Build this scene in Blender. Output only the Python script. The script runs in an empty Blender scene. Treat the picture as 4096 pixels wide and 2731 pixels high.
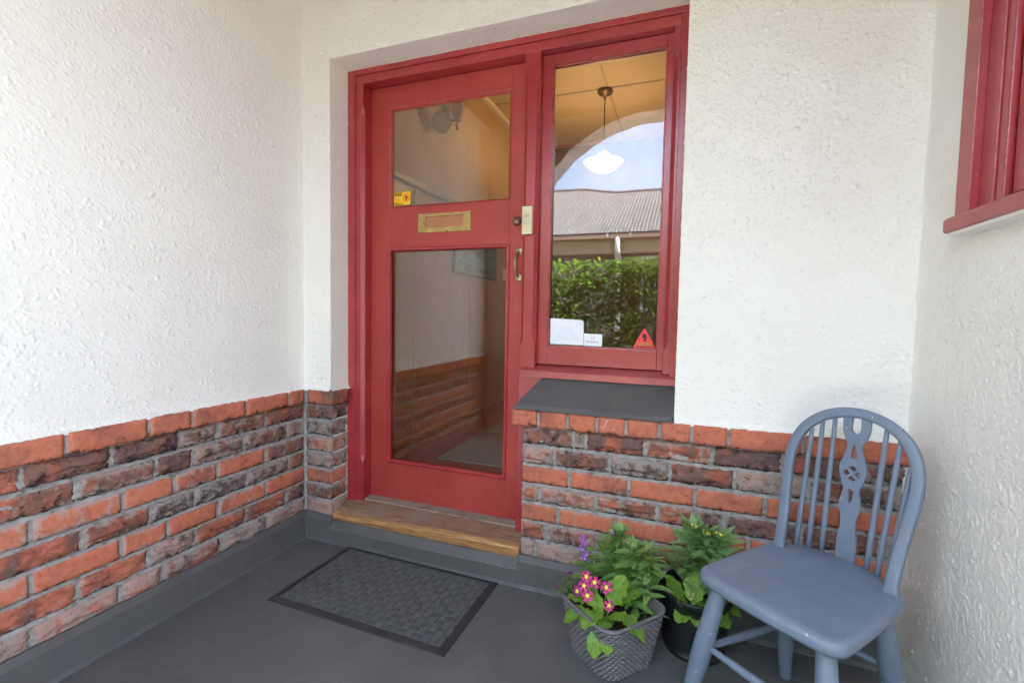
import bpy, bmesh, math, random
import numpy as np
from mathutils import Vector, Matrix, noise

D = bpy.data
S = bpy.context.scene
COL = S.collection
random.seed(7)
rad = math.radians

# ------------------------------------------------------------------ camera
cd = D.cameras.new('camera')
cam = D.objects.new('camera', cd)
COL.objects.link(cam)
cd.sensor_width = 36.0
cd.lens = 1859.592 / 4096.0 * 36.0
cd.clip_start = 0.02
cd.clip_end = 500
RX = Vector((0.9379396921789208, 0.34629201529957515, 0.018734299428327755))
RU = Vector((-0.03705158708573594, 0.04635067165404134, 0.99823784497065))
RF = Vector((-0.34481344772172035, 0.9369810325598796, -0.05630480346544497))
m = Matrix.Identity(4)
for i in range(3):
    m[i][0], m[i][1], m[i][2] = RX[i], RU[i], -RF[i]
m.translation = Vector((1.67961, -1.72003, 1.07180))
cam.matrix_world = m
S.camera = cam

# ------------------------------------------------------------------ world, sun, exposure
SUN_EL, SUN_AZ = rad(46), rad(80)          # thin cloud; the sun stands to the right, behind the house front
w = D.worlds.new('World')
S.world = w
w.use_nodes = True
wn = w.node_tree
wn.nodes.clear()
def wadd(t): return wn.nodes.new(t)
sky = wadd('ShaderNodeTexSky')
sky.sky_type = 'NISHITA'
sky.sun_disc = False
sky.sun_elevation = SUN_EL
sky.sun_rotation = SUN_AZ
tc = wadd('ShaderNodeTexCoord')
cn = wadd('ShaderNodeTexNoise')
cn.inputs['Scale'].default_value = 2.3
cn.inputs['Detail'].default_value = 5
cn.inputs['Roughness'].default_value = 0.5
wn.links.new(tc.outputs['Generated'], cn.inputs['Vector'])
cr = wadd('ShaderNodeValToRGB')
cr.color_ramp.elements[0].position = 0.33
cr.color_ramp.elements[1].position = 0.62
wn.links.new(cn.outputs['Fac'], cr.inputs['Fac'])
mx = wadd('ShaderNodeMixRGB')
mx.inputs['Color2'].default_value = (4.2, 4.95, 6.2, 1)
wn.links.new(cr.outputs['Color'], mx.inputs['Fac'])
wn.links.new(sky.outputs['Color'], mx.inputs['Color1'])
bg = wadd('ShaderNodeBackground')
bg.inputs['Strength'].default_value = 0.08
wn.links.new(mx.outputs['Color'], bg.inputs['Color'])
wo = wadd('ShaderNodeOutputWorld')
wn.links.new(bg.outputs['Background'], wo.inputs['Surface'])

sl = D.lights.new('sun', 'SUN')
sl.energy = 5.0
sl.angle = rad(1.5)
sl.color = (1.0, 0.97, 0.93)
so = D.objects.new('sun', sl)
COL.objects.link(so)
sd = Vector((math.sin(SUN_AZ) * math.cos(SUN_EL), math.cos(SUN_AZ) * math.cos(SUN_EL), math.sin(SUN_EL)))
so.rotation_euler = sd.to_track_quat('Z', 'Y').to_euler()

S.view_settings.view_transform = 'Standard'
S.view_settings.look = 'None'
S.view_settings.gamma = 1
S.view_settings.exposure = 4.2
S.view_settings.use_curve_mapping = False
S.render.engine = 'CYCLES'
S.cycles.use_denoising = True
S.cycles.max_bounces = 10
S.cycles.diffuse_bounces = 6
S.cycles.transparent_max_bounces = 24
S.cycles.sample_clamp_indirect = 6

# ------------------------------------------------------------------ helpers: objects
def link(o, parent=None):
    COL.objects.link(o)
    if parent is not None:
        o.parent = parent
    return o

def tag(o, label=None, cat=None, group=None, kind=None):
    if label: o['label'] = label
    if cat: o['category'] = cat
    if group: o['group'] = group
    if kind: o['kind'] = kind
    return o

def empty(name, loc=(0, 0, 0), label=None, cat=None, group=None, kind=None, rot=(0, 0, 0)):
    o = D.objects.new(name, None)
    o.empty_display_size = 0.05
    o.location = loc
    o.rotation_euler = rot
    link(o)
    return tag(o, label, cat, group, kind)

def mesh_obj(name, verts, faces, mat, parent=None, smooth=False, world=False):
    """world=True: the vertices are world coordinates and the parent sits away from the origin."""
    me = D.meshes.new(name)
    if world and parent is not None:
        mi = root_matrix(parent).inverted()
        verts = [mi @ Vector(v) for v in verts]
    me.from_pydata([tuple(v) for v in verts], [], faces)
    me.update()
    if smooth:
        me.shade_smooth()
    if mat is not None:
        me.materials.append(mat)
    o = D.objects.new(name, me)
    return link(o, parent)

def root_matrix(o):
    mm = o.matrix_basis.copy()
    p = o.parent
    while p is not None:
        mm = p.matrix_basis @ o.matrix_parent_inverse @ mm
        o, p = p, p.parent
    return mm

def bm_obj(name, bm, mat, parent=None, smooth=False):
    me = D.meshes.new(name)
    bmesh.ops.recalc_face_normals(bm, faces=bm.faces[:])
    bm.to_mesh(me)
    bm.free()
    if smooth:
        me.shade_smooth()
    if mat is not None:
        me.materials.append(mat)
    o = D.objects.new(name, me)
    return link(o, parent)

def bm_box(bm, x0, x1, y0, y1, z0, z1):
    vs = [bm.verts.new(p) for p in ((x0, y0, z0), (x1, y0, z0), (x1, y1, z0), (x0, y1, z0),
                                    (x0, y0, z1), (x1, y0, z1), (x1, y1, z1), (x0, y1, z1))]
    for f in ((0, 3, 2, 1), (4, 5, 6, 7), (0, 1, 5, 4), (1, 2, 6, 5), (2, 3, 7, 6), (3, 0, 4, 7)):
        bm.faces.new([vs[i] for i in f])
    return vs

def box(name, x0, x1, y0, y1, z0, z1, mat, parent=None, bev=0.0, seg=2):
    bm = bmesh.new()
    bm_box(bm, x0, x1, y0, y1, z0, z1)
    if bev > 0:
        bmesh.ops.bevel(bm, geom=bm.edges[:], offset=bev, segments=seg, affect='EDGES', profile=0.6)
    return bm_obj(name, bm, mat, parent, smooth=False)

def tube_data(pts, rads, seg=12, caps=True):
    pts = [Vector(p) for p in pts]
    if not hasattr(rads, '__len__'):
        rads = [rads] * len(pts)
    V, F = [], []
    prev = None
    for i, p in enumerate(pts):
        a = pts[max(i - 1, 0)]
        b = pts[min(i + 1, len(pts) - 1)]
        t = (b - a).normalized()
        if prev is None:
            n = t.orthogonal().normalized()
        else:
            n = (prev - t * prev.dot(t))
            n = n.normalized() if n.length > 1e-6 else t.orthogonal().normalized()
        prev = n
        bb = t.cross(n)
        for k in range(seg):
            a2 = 2 * math.pi * k / seg
            V.append(p + (n * math.cos(a2) + bb * math.sin(a2)) * rads[i])
    for i in range(len(pts) - 1):
        for k in range(seg):
            k2 = (k + 1) % seg
            F.append((i * seg + k, i * seg + k2, (i + 1) * seg + k2, (i + 1) * seg + k))
    if caps:
        F.append(tuple(range(seg - 1, -1, -1)))
        n0 = (len(pts) - 1) * seg
        F.append(tuple(range(n0, n0 + seg)))
    return V, F

def tube(name, pts, rads, mat, parent=None, seg=12):
    V, F = tube_data(pts, rads, seg)
    return mesh_obj(name, V, F, mat, parent, smooth=True)

def lathe(name, prof, mat, parent=None, seg=32, loc=(0, 0, 0), closed=False):
    V, F = [], []
    for (r, z) in prof:
        for k in range(seg):
            a = 2 * math.pi * k / seg
            V.append((loc[0] + r * math.cos(a), loc[1] + r * math.sin(a), loc[2] + z))
    for i in range(len(prof) - 1):
        for k in range(seg):
            k2 = (k + 1) % seg
            F.append((i * seg + k, i * seg + k2, (i + 1) * seg + k2, (i + 1) * seg + k))
    if closed:
        F.append(tuple(range(seg - 1, -1, -1)))
        n0 = (len(prof) - 1) * seg
        F.append(tuple(range(n0, n0 + seg)))
    return mesh_obj(name, V, F, mat, parent, smooth=True)

def loft(name, sections, mat, parent=None, smooth=False, world=False):
    """sections: list of equal-length closed rings of points"""
    n = len(sections[0])
    V = [p for s in sections for p in s]
    F = []
    for i in range(len(sections) - 1):
        for k in range(n):
            k2 = (k + 1) % n
            F.append((i * n + k, i * n + k2, (i + 1) * n + k2, (i + 1) * n + k))
    F.append(tuple(range(n - 1, -1, -1)))
    F.append(tuple(range((len(sections) - 1) * n, len(sections) * n)))
    o = mesh_obj(name, V, F, mat, parent, smooth, world)
    bm = bmesh.new()
    bm.from_mesh(o.data)
    bmesh.ops.recalc_face_normals(bm, faces=bm.faces[:])
    bm.to_mesh(o.data)
    bm.free()
    return o

def grid_mesh(name, P, mask, mat, parent=None, flip=False, smooth=True):
    """P: (nv,nu,3) array, mask: (nv-1,nu-1) bool"""
    nv, nu = P.shape[:2]
    idx = np.arange(nv * nu).reshape(nv, nu)
    a, b, c_, d = idx[:-1, :-1], idx[:-1, 1:], idx[1:, 1:], idx[1:, :-1]
    q = np.stack([a, b, c_, d], -1) if not flip else np.stack([a, d, c_, b], -1)
    q = q[mask].reshape(-1, 4) if mask is not None else q.reshape(-1, 4)
    used, inv = np.unique(q, return_inverse=True)
    q = inv.reshape(-1, 4)
    co = P.reshape(-1, 3)[used]
    me = D.meshes.new(name)
    me.vertices.add(len(co))
    me.vertices.foreach_set('co', co.astype(np.float32).ravel())
    me.loops.add(q.size)
    me.loops.foreach_set('vertex_index', q.astype(np.int32).ravel())
    me.polygons.add(len(q))
    me.polygons.foreach_set('loop_start', np.arange(0, q.size, 4, dtype=np.int32))
    me.polygons.foreach_set('loop_total', np.full(len(q), 4, dtype=np.int32))
    me.update(calc_edges=True)
    if smooth:
        me.shade_smooth()
    if mat is not None:
        me.materials.append(mat)
    o = D.objects.new(name, me)
    return link(o, parent)

# ------------------------------------------------------------------ helpers: numpy noise fields
def vnoise(nv, nu, cell, rng):
    gv, gu = int(nv / cell) + 3, int(nu / cell) + 3
    g = rng.random((gv, gu))
    v = np.arange(nv) / cell
    u_ = np.arange(nu) / cell
    iv, iu = v.astype(int), u_.astype(int)
    fv, fu = v - iv, u_ - iu
    fv = fv * fv * (3 - 2 * fv)
    fu = fu * fu * (3 - 2 * fu)
    fv, fu = fv[:, None], fu[None, :]
    a = g[iv][:, iu]; b = g[iv][:, iu + 1]; c_ = g[iv + 1][:, iu]; d = g[iv + 1][:, iu + 1]
    return (a * (1 - fu) + b * fu) * (1 - fv) + (c_ * (1 - fu) + d * fu) * fv - 0.5

def stucco_field(nv, nu, res, seed, dens=9000, amp=1.0, big=0.022, blur=1, stretch=1.0):
    rng = np.random.default_rng(seed)
    h = 0.0018 * vnoise(nv, nu, 0.09 / res, rng) + 0.0006 * vnoise(nv, nu, 0.011 / res, rng)
    n = int(dens * nv * nu * res * res)
    dens_map = vnoise(nv, nu, 0.22 / res, rng)
    for k in range(n):
        v, u_ = rng.integers(0, nv), rng.integers(0, nu)
        if dens_map[v, u_] * 0.7 + rng.random() < 0.34:
            continue
        isbig = rng.random() < big
        r = (0.0050 + 0.0040 * rng.random()) if isbig else (0.0026 + 0.0024 * rng.random())
        hh = r * (0.28 + 0.20 * rng.random()) * amp
        R = int(r / res * 1.4) + 2
        v0, v1, u0, u1 = max(v - R, 0), min(v + R + 1, nv), max(u_ - R, 0), min(u_ + R + 1, nu)
        vv = (np.arange(v0, v1) - v)[:, None] * res
        uu = (np.arange(u0, u1) - u_)[None, :] * res
        a = rng.random() * 3.14
        e = 0.88 + 0.24 * rng.random()
        if stretch != 1.0:
            a = 0.5 + 0.9 * (rng.random() - 0.5)
            e = 1.0 / stretch
            r *= 1.15
            R = int(r * stretch / res * 1.4) + 2
            v0, v1, u0, u1 = max(v - R, 0), min(v + R + 1, nv), max(u_ - R, 0), min(u_ + R + 1, nu)
            vv = (np.arange(v0, v1) - v)[:, None] * res
            uu = (np.arange(u0, u1) - u_)[None, :] * res
        x = vv * math.cos(a) + uu * math.sin(a)
        y = -vv * math.sin(a) + uu * math.cos(a)
        q = np.clip(1 - (x * x * e * e + y * y / (e * e)) / (r * r), 0, None)
        dome = hh * q ** 0.6
        h[v0:v1, u0:u1] = np.maximum(h[v0:v1, u0:u1], h[v0:v1, u0:u1] * 0.5 + dome)
    for _ in range(blur):
        p = np.pad(h, 1, mode='edge')
        h = 0.25 * p[1:-1, 1:-1] + 0.125 * (p[:-2, 1:-1] + p[2:, 1:-1] + p[1:-1, :-2] + p[1:-1, 2:]) + 0.0625 * (p[:-2, :-2] + p[:-2, 2:] + p[2:, :-2] + p[2:, 2:])
    return h

# ------------------------------------------------------------------ helpers: materials
class NT:
    def __init__(self, name):
        self.m = D.materials.new(name)
        self.m.use_nodes = True
        self.t = self.m.node_tree
        self.t.nodes.clear()
        self.out = self.t.nodes.new('ShaderNodeOutputMaterial')
        self.geo = None
    def n(self, t, ins=None, **props):
        nd = self.t.nodes.new(t)
        for k, v in props.items():
            setattr(nd, k, v)
        for k, v in (ins or {}).items():
            self.set(nd, k, v)
        return nd
    def set(self, nd, k, v):
        if isinstance(v, bpy.types.NodeSocket):
            self.t.links.new(v, nd.inputs[k])
        elif isinstance(v, bpy.types.Node):
            self.t.links.new(v.outputs[0], nd.inputs[k])
        else:
            s = nd.inputs[k]
            if hasattr(s.default_value, '__len__') and len(s.default_value) == 4 and len(v) == 3:
                v = (*v, 1)
            s.default_value = v
    def pos(self):
        if self.geo is None:
            self.geo = self.n('ShaderNodeNewGeometry')
        return self.geo.outputs['Position']
    def objco(self):
        return self.n('ShaderNodeTexCoord').outputs['Object']
    def scaled(self, vec, s):
        return self.n('ShaderNodeMapping', {'Vector': vec, 'Scale': s}).outputs[0]
    def noise(self, scale, detail=4, rough=0.55, vec=None, dist=0.0):
        nd = self.n('ShaderNodeTexNoise', {'Scale': scale, 'Detail': detail, 'Roughness': rough, 'Distortion': dist})
        self.set(nd, 'Vector', vec if vec is not None else self.pos())
        return nd.outputs['Fac']
    def ramp(self, fac, p0, p1, c0=(0, 0, 0), c1=(1, 1, 1)):
        nd = self.n('ShaderNodeValToRGB', {'Fac': fac})
        e = nd.color_ramp.elements
        e[0].position, e[1].position = p0, p1
        e[0].color, e[1].color = (*c0, 1), (*c1, 1)
        return nd.outputs['Color']
    def rampn(self, fac, stops):
        nd = self.n('ShaderNodeValToRGB', {'Fac': fac})
        e = nd.color_ramp.elements
        while len(e) < len(stops):
            e.new(0.5)
        for el, (p_, c_) in zip(e, stops):
            el.position = p_
            el.color = (*c_, 1)
        return nd.outputs['Color']
    def mix(self, fac, a, b, mode='MIX'):
        nd = self.n('ShaderNodeMixRGB', blend_type=mode)
        self.set(nd, 'Fac', fac); self.set(nd, 'Color1', a); self.set(nd, 'Color2', b)
        return nd.outputs['Color']
    def math(self, op, a, b=0.0, clamp=False):
        nd = self.n('ShaderNodeMath', operation=op, use_clamp=clamp)
        self.set(nd, 0, a); self.set(nd, 1, b)
        return nd.outputs[0]
    def bump(self, h, strength=0.5, dist=0.002, normal=None):
        nd = self.n('ShaderNodeBump', {'Height': h, 'Strength': strength, 'Distance': dist})
        if normal is not None:
            self.set(nd, 'Normal', normal)
        return nd.outputs[0]
    def bsdf(self, col, rough=0.5, normal=None, **kw):
        nd = self.n('ShaderNodeBsdfPrincipled')
        self.set(nd, 'Base Color', col)
        self.set(nd, 'Roughness', rough)
        if normal is not None:
            self.set(nd, 'Normal', normal)
        for k, v in kw.items():
            self.set(nd, k.replace('_', ' '), v)
        self.t.links.new(nd.outputs[0], self.out.inputs['Surface'])
        return self.m

def simple(name, col, rough=0.5, var=0.12, vscale=8, bump=0.0, bscale=60, **kw):
    t = NT(name)
    n1 = t.noise(vscale, 4)
    c2 = t.mix(t.ramp(n1, 0.3, 0.7), tuple(x * (1 - var) for x in col), tuple(min(1, x * (1 + var)) for x in col))
    nm = t.bump(t.noise(bscale, 3), bump, 0.002) if bump else None
    return t.bsdf(c2, rough, nm, **kw)

# --- stucco
t = NT('roughcast_paint')
c2 = t.mix(t.ramp(t.noise(3.0, 5), 0.3, 0.75), (0.84, 0.81, 0.745), (0.87, 0.85, 0.795))
c2 = t.mix(t.ramp(t.noise(160, 2, 0.6), 0.70, 0.84), c2, (0.70, 0.64, 0.55))
c2 = t.mix(t.math('MULTIPLY', t.ramp(t.noise(1.7, 7, 0.7), 0.52, 0.75), 0.22), c2, (0.70, 0.66, 0.585))
warp = t.n('ShaderNodeVectorMath', {0: t.pos()}, operation='ADD')
wsc = t.n('ShaderNodeVectorMath', {0: t.n('ShaderNodeTexNoise', {'Scale': 70.0, 'Detail': 1.0}).outputs['Color'], 1: (0.004, 0.004, 0.004)}, operation='MULTIPLY')
t.set(warp, 1, wsc.outputs[0])
def pebbles(t, scale, p_, r_):
    vo = t.n('ShaderNodeTexVoronoi', {'Scale': scale, 'Randomness': 1.0}, feature='F1')
    t.set(vo, 'Vector', warp.outputs[0])
    dome = t.ramp(vo.outputs['Distance'], 0.0, r_, (1, 1, 1), (0, 0, 0))
    lot = t.n('ShaderNodeSeparateColor', {'Color': vo.outputs['Color']})
    return t.math('MULTIPLY', t.math('POWER', dome, 0.6), t.math('POWER', lot.outputs[0], p_))
hgt = t.math('ADD', pebbles(t, 110, 2.2, 0.42), t.math('MULTIPLY', pebbles(t, 210, 1.4, 0.5), 0.5))
hgt = t.math('ADD', hgt, t.math('MULTIPLY', t.noise(300, 2, 0.6), 0.2))
STUCCO = t.bsdf(c2, 0.5, t.bump(hgt, 0.6, 0.0022), **{'Specular IOR Level': 0.4})
STUCCO_FAR = simple('plaster_paint', (0.78, 0.75, 0.69), 0.7, 0.04, 4, 0.6, 90)
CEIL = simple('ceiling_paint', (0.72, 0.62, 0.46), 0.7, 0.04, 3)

# --- bricks: Object Info colour = (darkness, cement smear, hue)
def brick_mat(name, rustic):
    t = NT(name)
    oi = t.n('ShaderNodeObjectInfo')
    sep = t.n('ShaderNodeSeparateColor', {'Color': oi.outputs['Color']})
    dark, smear, hue = sep.outputs[0], sep.outputs[1], sep.outputs[2]
    low = t.noise(11 if rustic else 8, 3, 0.5, dist=0.5)
    v = t.math('ADD', low, t.math('MULTIPLY', t.math('SUBTRACT', dark, 0.5), 0.62))
    c = t.rampn(v, [(0.28, (0.55, 0.172, 0.098)), (0.42, (0.46, 0.148, 0.096)), (0.52, (0.31, 0.105, 0.070)), (0.62, (0.175, 0.104, 0.088)), (0.78, (0.100, 0.082, 0.088))])
    c = t.mix(t.math('MULTIPLY', hue, 0.45), c, t.mix(0.5, c, (0.64, 0.23, 0.12)))
    # kiln marks, bleaching
    md = t.noise(48, 5, 0.65)
    c = t.mix(t.ramp(md, 0.30, 0.52, (0.55,) * 3, (0, 0, 0)), c, t.mix(1.0, c, (0.55, 0.50, 0.48), 'MULTIPLY'))
    c = t.mix(t.ramp(md, 0.56, 0.78, (0, 0, 0), (0.4,) * 3), c, (0.62, 0.25, 0.15))
    # cement wash
    ed = t.n('ShaderNodeAttribute', attribute_name='edge').outputs['Fac']
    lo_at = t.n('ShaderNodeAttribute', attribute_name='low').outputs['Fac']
    f2 = t.math('ADD', t.noise(30, 7, 0.7), t.math('SUBTRACT', smear, 0.5))
    f2 = t.math('ADD', f2, t.math('MULTIPLY', ed, 0.20))
    f2 = t.ramp(f2, 0.50, 0.64)
    c = t.mix(t.math('MULTIPLY', f2, 0.68), c, (0.40, 0.345, 0.305))
    # soot: fine pits and clinging patches
    sp = t.ramp(t.noise(170, 3, 0.7), 0.60 if rustic else 0.64, 0.69)
    c = t.mix(t.math('MULTIPLY', sp, 0.75), c, (0.03, 0.022, 0.018))
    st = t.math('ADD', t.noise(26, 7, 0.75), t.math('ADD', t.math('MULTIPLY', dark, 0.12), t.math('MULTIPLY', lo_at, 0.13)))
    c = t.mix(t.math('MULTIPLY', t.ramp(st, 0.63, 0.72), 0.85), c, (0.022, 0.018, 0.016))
    h = t.math('ADD', t.noise(95 if rustic else 140, 5, 0.65), t.math('MULTIPLY', t.noise(34, 5, 0.7), 1.2 if rustic else 0.2))
    nm = t.bump(h, 0.9 if rustic else 0.35, 0.005 if rustic else 0.0015)
    return t.bsdf(c, 0.85, nm, **{'Specular IOR Level': 0.15})
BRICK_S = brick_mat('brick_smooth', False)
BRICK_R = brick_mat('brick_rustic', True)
t = NT('mortar')
c2 = t.mix(t.ramp(t.noise(40, 5), 0.3, 0.7), (0.25, 0.235, 0.215), (0.40, 0.385, 0.365))
c2 = t.mix(t.math('MULTIPLY', t.ramp(t.noise(24, 6, 0.72), 0.54, 0.68), 0.85), c2, (0.07, 0.055, 0.045))
MORTAR = t.bsdf(c2, 0.9, t.bump(t.noise(220, 4, 0.7), 0.8, 0.003))

# --- grey painted concrete
t = NT('grey_floor_paint')
big = t.noise(1.6, 6, 0.6)
c2 = t.mix(t.ramp(big, 0.3, 0.72), (0.090, 0.090, 0.0905), (0.116, 0.115, 0.115))
c2 = t.mix(t.math('MULTIPLY', t.ramp(t.noise(7, 7, 0.7), 0.58, 0.75), 0.35), c2, (0.155, 0.152, 0.15))
c2 = t.mix(t.ramp(t.noise(260, 2, 0.5), 0.755, 0.80), c2, (0.26, 0.25, 0.24))
scr = t.noise(5, 4, 0.6, vec=t.n('ShaderNodeMapping', {'Vector': t.pos(), 'Scale': (34, 3, 1), 'Rotation': (0, 0, 0.7)}).outputs[0], dist=0.8)
c2 = t.mix(t.math('MULTIPLY', t.ramp(scr, 0.60, 0.70), 0.24), c2, (0.20, 0.195, 0.19))
dus = t.math('MULTIPLY', t.ramp(t.noise(2.2, 6, 0.7), 0.50, 0.72), 0.30)
c2 = t.mix(dus, c2, (0.21, 0.20, 0.19))
c2 = t.mix(t.math('MULTIPLY', t.ramp(t.noise(3.1, 6, 0.72), 0.55, 0.70), 0.30), c2, (0.055, 0.054, 0.055))
rg = t.ramp(t.noise(5, 6, 0.65), 0.3, 0.75, (0.42,) * 3, (0.62,) * 3)
FLOOR = t.bsdf(c2, rg, t.bump(t.noise(35, 5, 0.6), 0.22, 0.003))
t = NT('grey_kerb_paint')
c2 = t.mix(t.ramp(t.noise(9, 5), 0.3, 0.75), (0.088, 0.085, 0.083), (0.112, 0.108, 0.105))
c2 = t.mix(t.ramp(t.noise(120, 3, 0.6), 0.70, 0.78), c2, (0.20, 0.19, 0.185))
KERB = t.bsdf(c2, 0.6, t.bump(t.noise(60, 4), 0.4, 0.003))
KERB_LINE = simple('worn_paint_edge', (0.26, 0.255, 0.25), 0.8, 0.4, 60)

# --- red paints
def red(name, a, b, rough, nick=0.71, grain=0.12, spec=0.5):
    t = NT(name)
    c = t.mix(t.ramp(t.noise(4.5, 5, 0.6), 0.32, 0.7), a, b)
    c = t.mix(t.math('MULTIPLY', t.ramp(t.noise(14, 7, 0.75), 0.60, 0.75), 0.35), c, tuple(min(1, x * 1.4 + 0.02) for x in b))
    c = t.mix(t.ramp(t.noise(95, 3, 0.6), nick, nick + 0.05), c, (0.62, 0.42, 0.38))
    bv = t.n('ShaderNodeBevel', {'Radius': 0.0035}, samples=4)
    dt = t.n('ShaderNodeVectorMath', {0: bv.outputs[0], 1: t.n('ShaderNodeNewGeometry').outputs['Normal']}, operation='DOT_PRODUCT')
    ew = t.math('MULTIPLY', t.ramp(dt.outputs['Value'], 0.86, 0.985, (1, 1, 1), (0, 0, 0)), t.ramp(t.noise(38, 5, 0.7), 0.46, 0.66))
    c = t.mix(t.math('MULTIPLY', ew, 0.75), c, (0.60, 0.30, 0.28))
    c = t.mix(t.math('MULTIPLY', t.ramp(t.noise(3.2, 7, 0.72), 0.58, 0.72), 0.30), c, tuple(x * 0.55 for x in a))
    g = t.noise(30, 3, vec=t.scaled(t.pos(), (6, 6, 1)))
    return t.bsdf(c, rough, t.bump(g, grain, 0.002), **{'Specular IOR Level': spec})
RED_GLOSS = red('red_gloss_paint', (0.34, 0.025, 0.029), (0.43, 0.044, 0.048), 0.27, 0.735, 0.12, 0.85)
RED_DOOR = red('red_door_paint', (0.35, 0.038, 0.029), (0.45, 0.062, 0.050), 0.46, 0.76)
RED_SILL = red('red_sill_paint', (0.34, 0.045, 0.042), (0.45, 0.085, 0.075), 0.38, 0.70, 0.12, 0.8)

# --- threshold timber
t = NT('worn_timber')
gr = t.noise(9, 6, 0.62, vec=t.scaled(t.pos(), (1.2, 14, 22)), dist=0.5)
raw = t.mix(t.ramp(gr, 0.36, 0.62), (0.22, 0.095, 0.038), (0.58, 0.30, 0.105))
old = t.mix(t.ramp(gr, 0.36, 0.66), (0.18, 0.095, 0.055), (0.38, 0.245, 0.15))
old = t.mix(t.ramp(t.noise(6, 6, 0.7), 0.48, 0.68), old, (0.30, 0.235, 0.18))
yy_ = t.n('ShaderNodeSeparateXYZ', {'Vector': t.pos()}).outputs[1]
edge_ = t.math('ADD', t.math('MULTIPLY', yy_, 16.0), t.math('MULTIPLY', t.noise(7, 5, 0.65), 1.0))
c2 = t.mix(t.ramp(edge_, 0.50, 0.95), raw, old)
TIMBER = t.bsdf(c2, 0.6, t.bump(gr, 0.6, 0.003))
t = NT('weathered_timber')
gr = t.noise(9, 6, 0.62, vec=t.scaled(t.pos(), (1.2, 14, 22)), dist=0.4)
c2 = t.mix(t.ramp(gr, 0.35, 0.66), (0.20, 0.15, 0.11), (0.36, 0.29, 0.23))
c2 = t.mix(t.ramp(t.noise(9, 6, 0.7), 0.48, 0.7), c2, (0.10, 0.06, 0.04))
TIMBER_G = t.bsdf(c2, 0.75, t.bump(gr, 0.5, 0.003))
def wood(name, a, b, rough, scl=(2, 14, 14), k=6):
    t = NT(name)
    gr = t.noise(k, 6, 0.6, vec=t.scaled(t.pos(), scl), dist=0.6)
    return t.bsdf(t.mix(t.ramp(gr, 0.3, 0.7), a, b), rough, t.bump(gr, 0.2, 0.002))
PANEL_WOOD = wood('varnished_panel', (0.36, 0.165, 0.055), (0.52, 0.27, 0.10), 0.35, (14, 14, 2))
RAIL_WOOD = wood('varnished_rail', (0.24, 0.095, 0.03), (0.40, 0.175, 0.06), 0.3, (14, 2, 14))
BOARD_WOOD = wood('polished_board', (0.30, 0.075, 0.03), (0.44, 0.12, 0.045), 0.28)

# --- glass
t = NT('window_glass')
tr = t.n('ShaderNodeBsdfTransparent', {'Color': (0.95, 0.95, 0.93)})
gl = t.n('ShaderNodeBsdfGlossy', {'Color': (0.97, 0.97, 1.0), 'Roughness': 0.0})
ms = t.n('ShaderNodeMixShader', {'Fac': 0.078})
t.t.links.new(tr.outputs[0], ms.inputs[1]); t.t.links.new(gl.outputs[0], ms.inputs[2])
t.t.links.new(ms.outputs[0], t.out.inputs['Surface'])
GLASS = t.m
t = NT('door_plate_glass')
tr = t.n('ShaderNodeBsdfTransparent', {'Color': (0.93, 0.92, 0.89)})
gl = t.n('ShaderNodeBsdfGlossy', {'Color': (0.98, 0.96, 0.93), 'Roughness': 0.0})
ms = t.n('ShaderNodeMixShader', {'Fac': 0.105})
t.t.links.new(tr.outputs[0], ms.inputs[1]); t.t.links.new(gl.outputs[0], ms.inputs[2])
t.t.links.new(ms.outputs[0], t.out.inputs['Surface'])
GLASS_D = t.m

# --- metals, plastics
t = NT('aged_brass')
c2 = t.mix(t.ramp(t.noise(28, 6, 0.7), 0.35, 0.68), (0.44, 0.30, 0.12), (0.56, 0.40, 0.16))
c2 = t.mix(t.math('MULTIPLY', t.ramp(t.noise(24, 7, 0.8), 0.56, 0.66), 0.6), c2, (0.74, 0.56, 0.24))
BRASS = t.bsdf(c2, t.ramp(t.noise(50, 4), 0.3, 0.7, (0.25,) * 3, (0.5,) * 3), t.bump(t.noise(180, 4), 0.08, 0.001), Metallic=0.8)
t = NT('tarnished_copper')
c2 = t.mix(t.ramp(t.noise(30, 6, 0.7), 0.4, 0.7), (0.46, 0.20, 0.105), (0.50, 0.26, 0.12))
COPPER = t.bsdf(c2, 0.5, Metallic=0.55)
BRASS_DULL = simple('dull_brass', (0.42, 0.30, 0.17), 0.36, 0.2, 60, Metallic=0.85)
BRASS_DARK = simple('dark_bronze', (0.16, 0.085, 0.05), 0.42, 0.3, 60, Metallic=0.7)
BEIGE = simple('beige_plastic', (0.72, 0.62, 0.38), 0.45, 0.03, 8)
BEIGE_B = simple('beige_button', (0.48, 0.43, 0.30), 0.45, 0.03, 8)
BLACK = simple('black_print', (0.012, 0.011, 0.01), 0.6, 0.1, 20)
BLACK_PLASTIC = simple('black_plastic', (0.014, 0.014, 0.016), 0.38, 0.3, 15, 0.15, 60)
RUBBER = simple('black_rubber', (0.030, 0.031, 0.033), 0.55, 0.35, 12, 0.3, 90)
RATTAN = simple('grey_rattan_plastic', (0.16, 0.145, 0.155), 0.48, 0.12, 40, 0.15, 200)
t = NT('mat_fibre')
sp = t.noise(560, 3, 0.85)
c2 = t.mix(t.ramp(sp, 0.40, 0.64), (0.008, 0.008, 0.008), (0.20, 0.195, 0.19))
FIBRE = t.bsdf(c2, 0.95, t.bump(sp, 0.6, 0.002))
t = NT('blue_grey_paint')
c2 = t.mix(t.ramp(t.noise(9, 5, 0.6), 0.3, 0.72), (0.145, 0.184, 0.246), (0.175, 0.216, 0.280))
c2 = t.mix(t.math('MULTIPLY', t.ramp(t.noise(5, 6, 0.7), 0.55, 0.75), 0.35), c2, (0.19, 0.20, 0.215))
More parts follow.
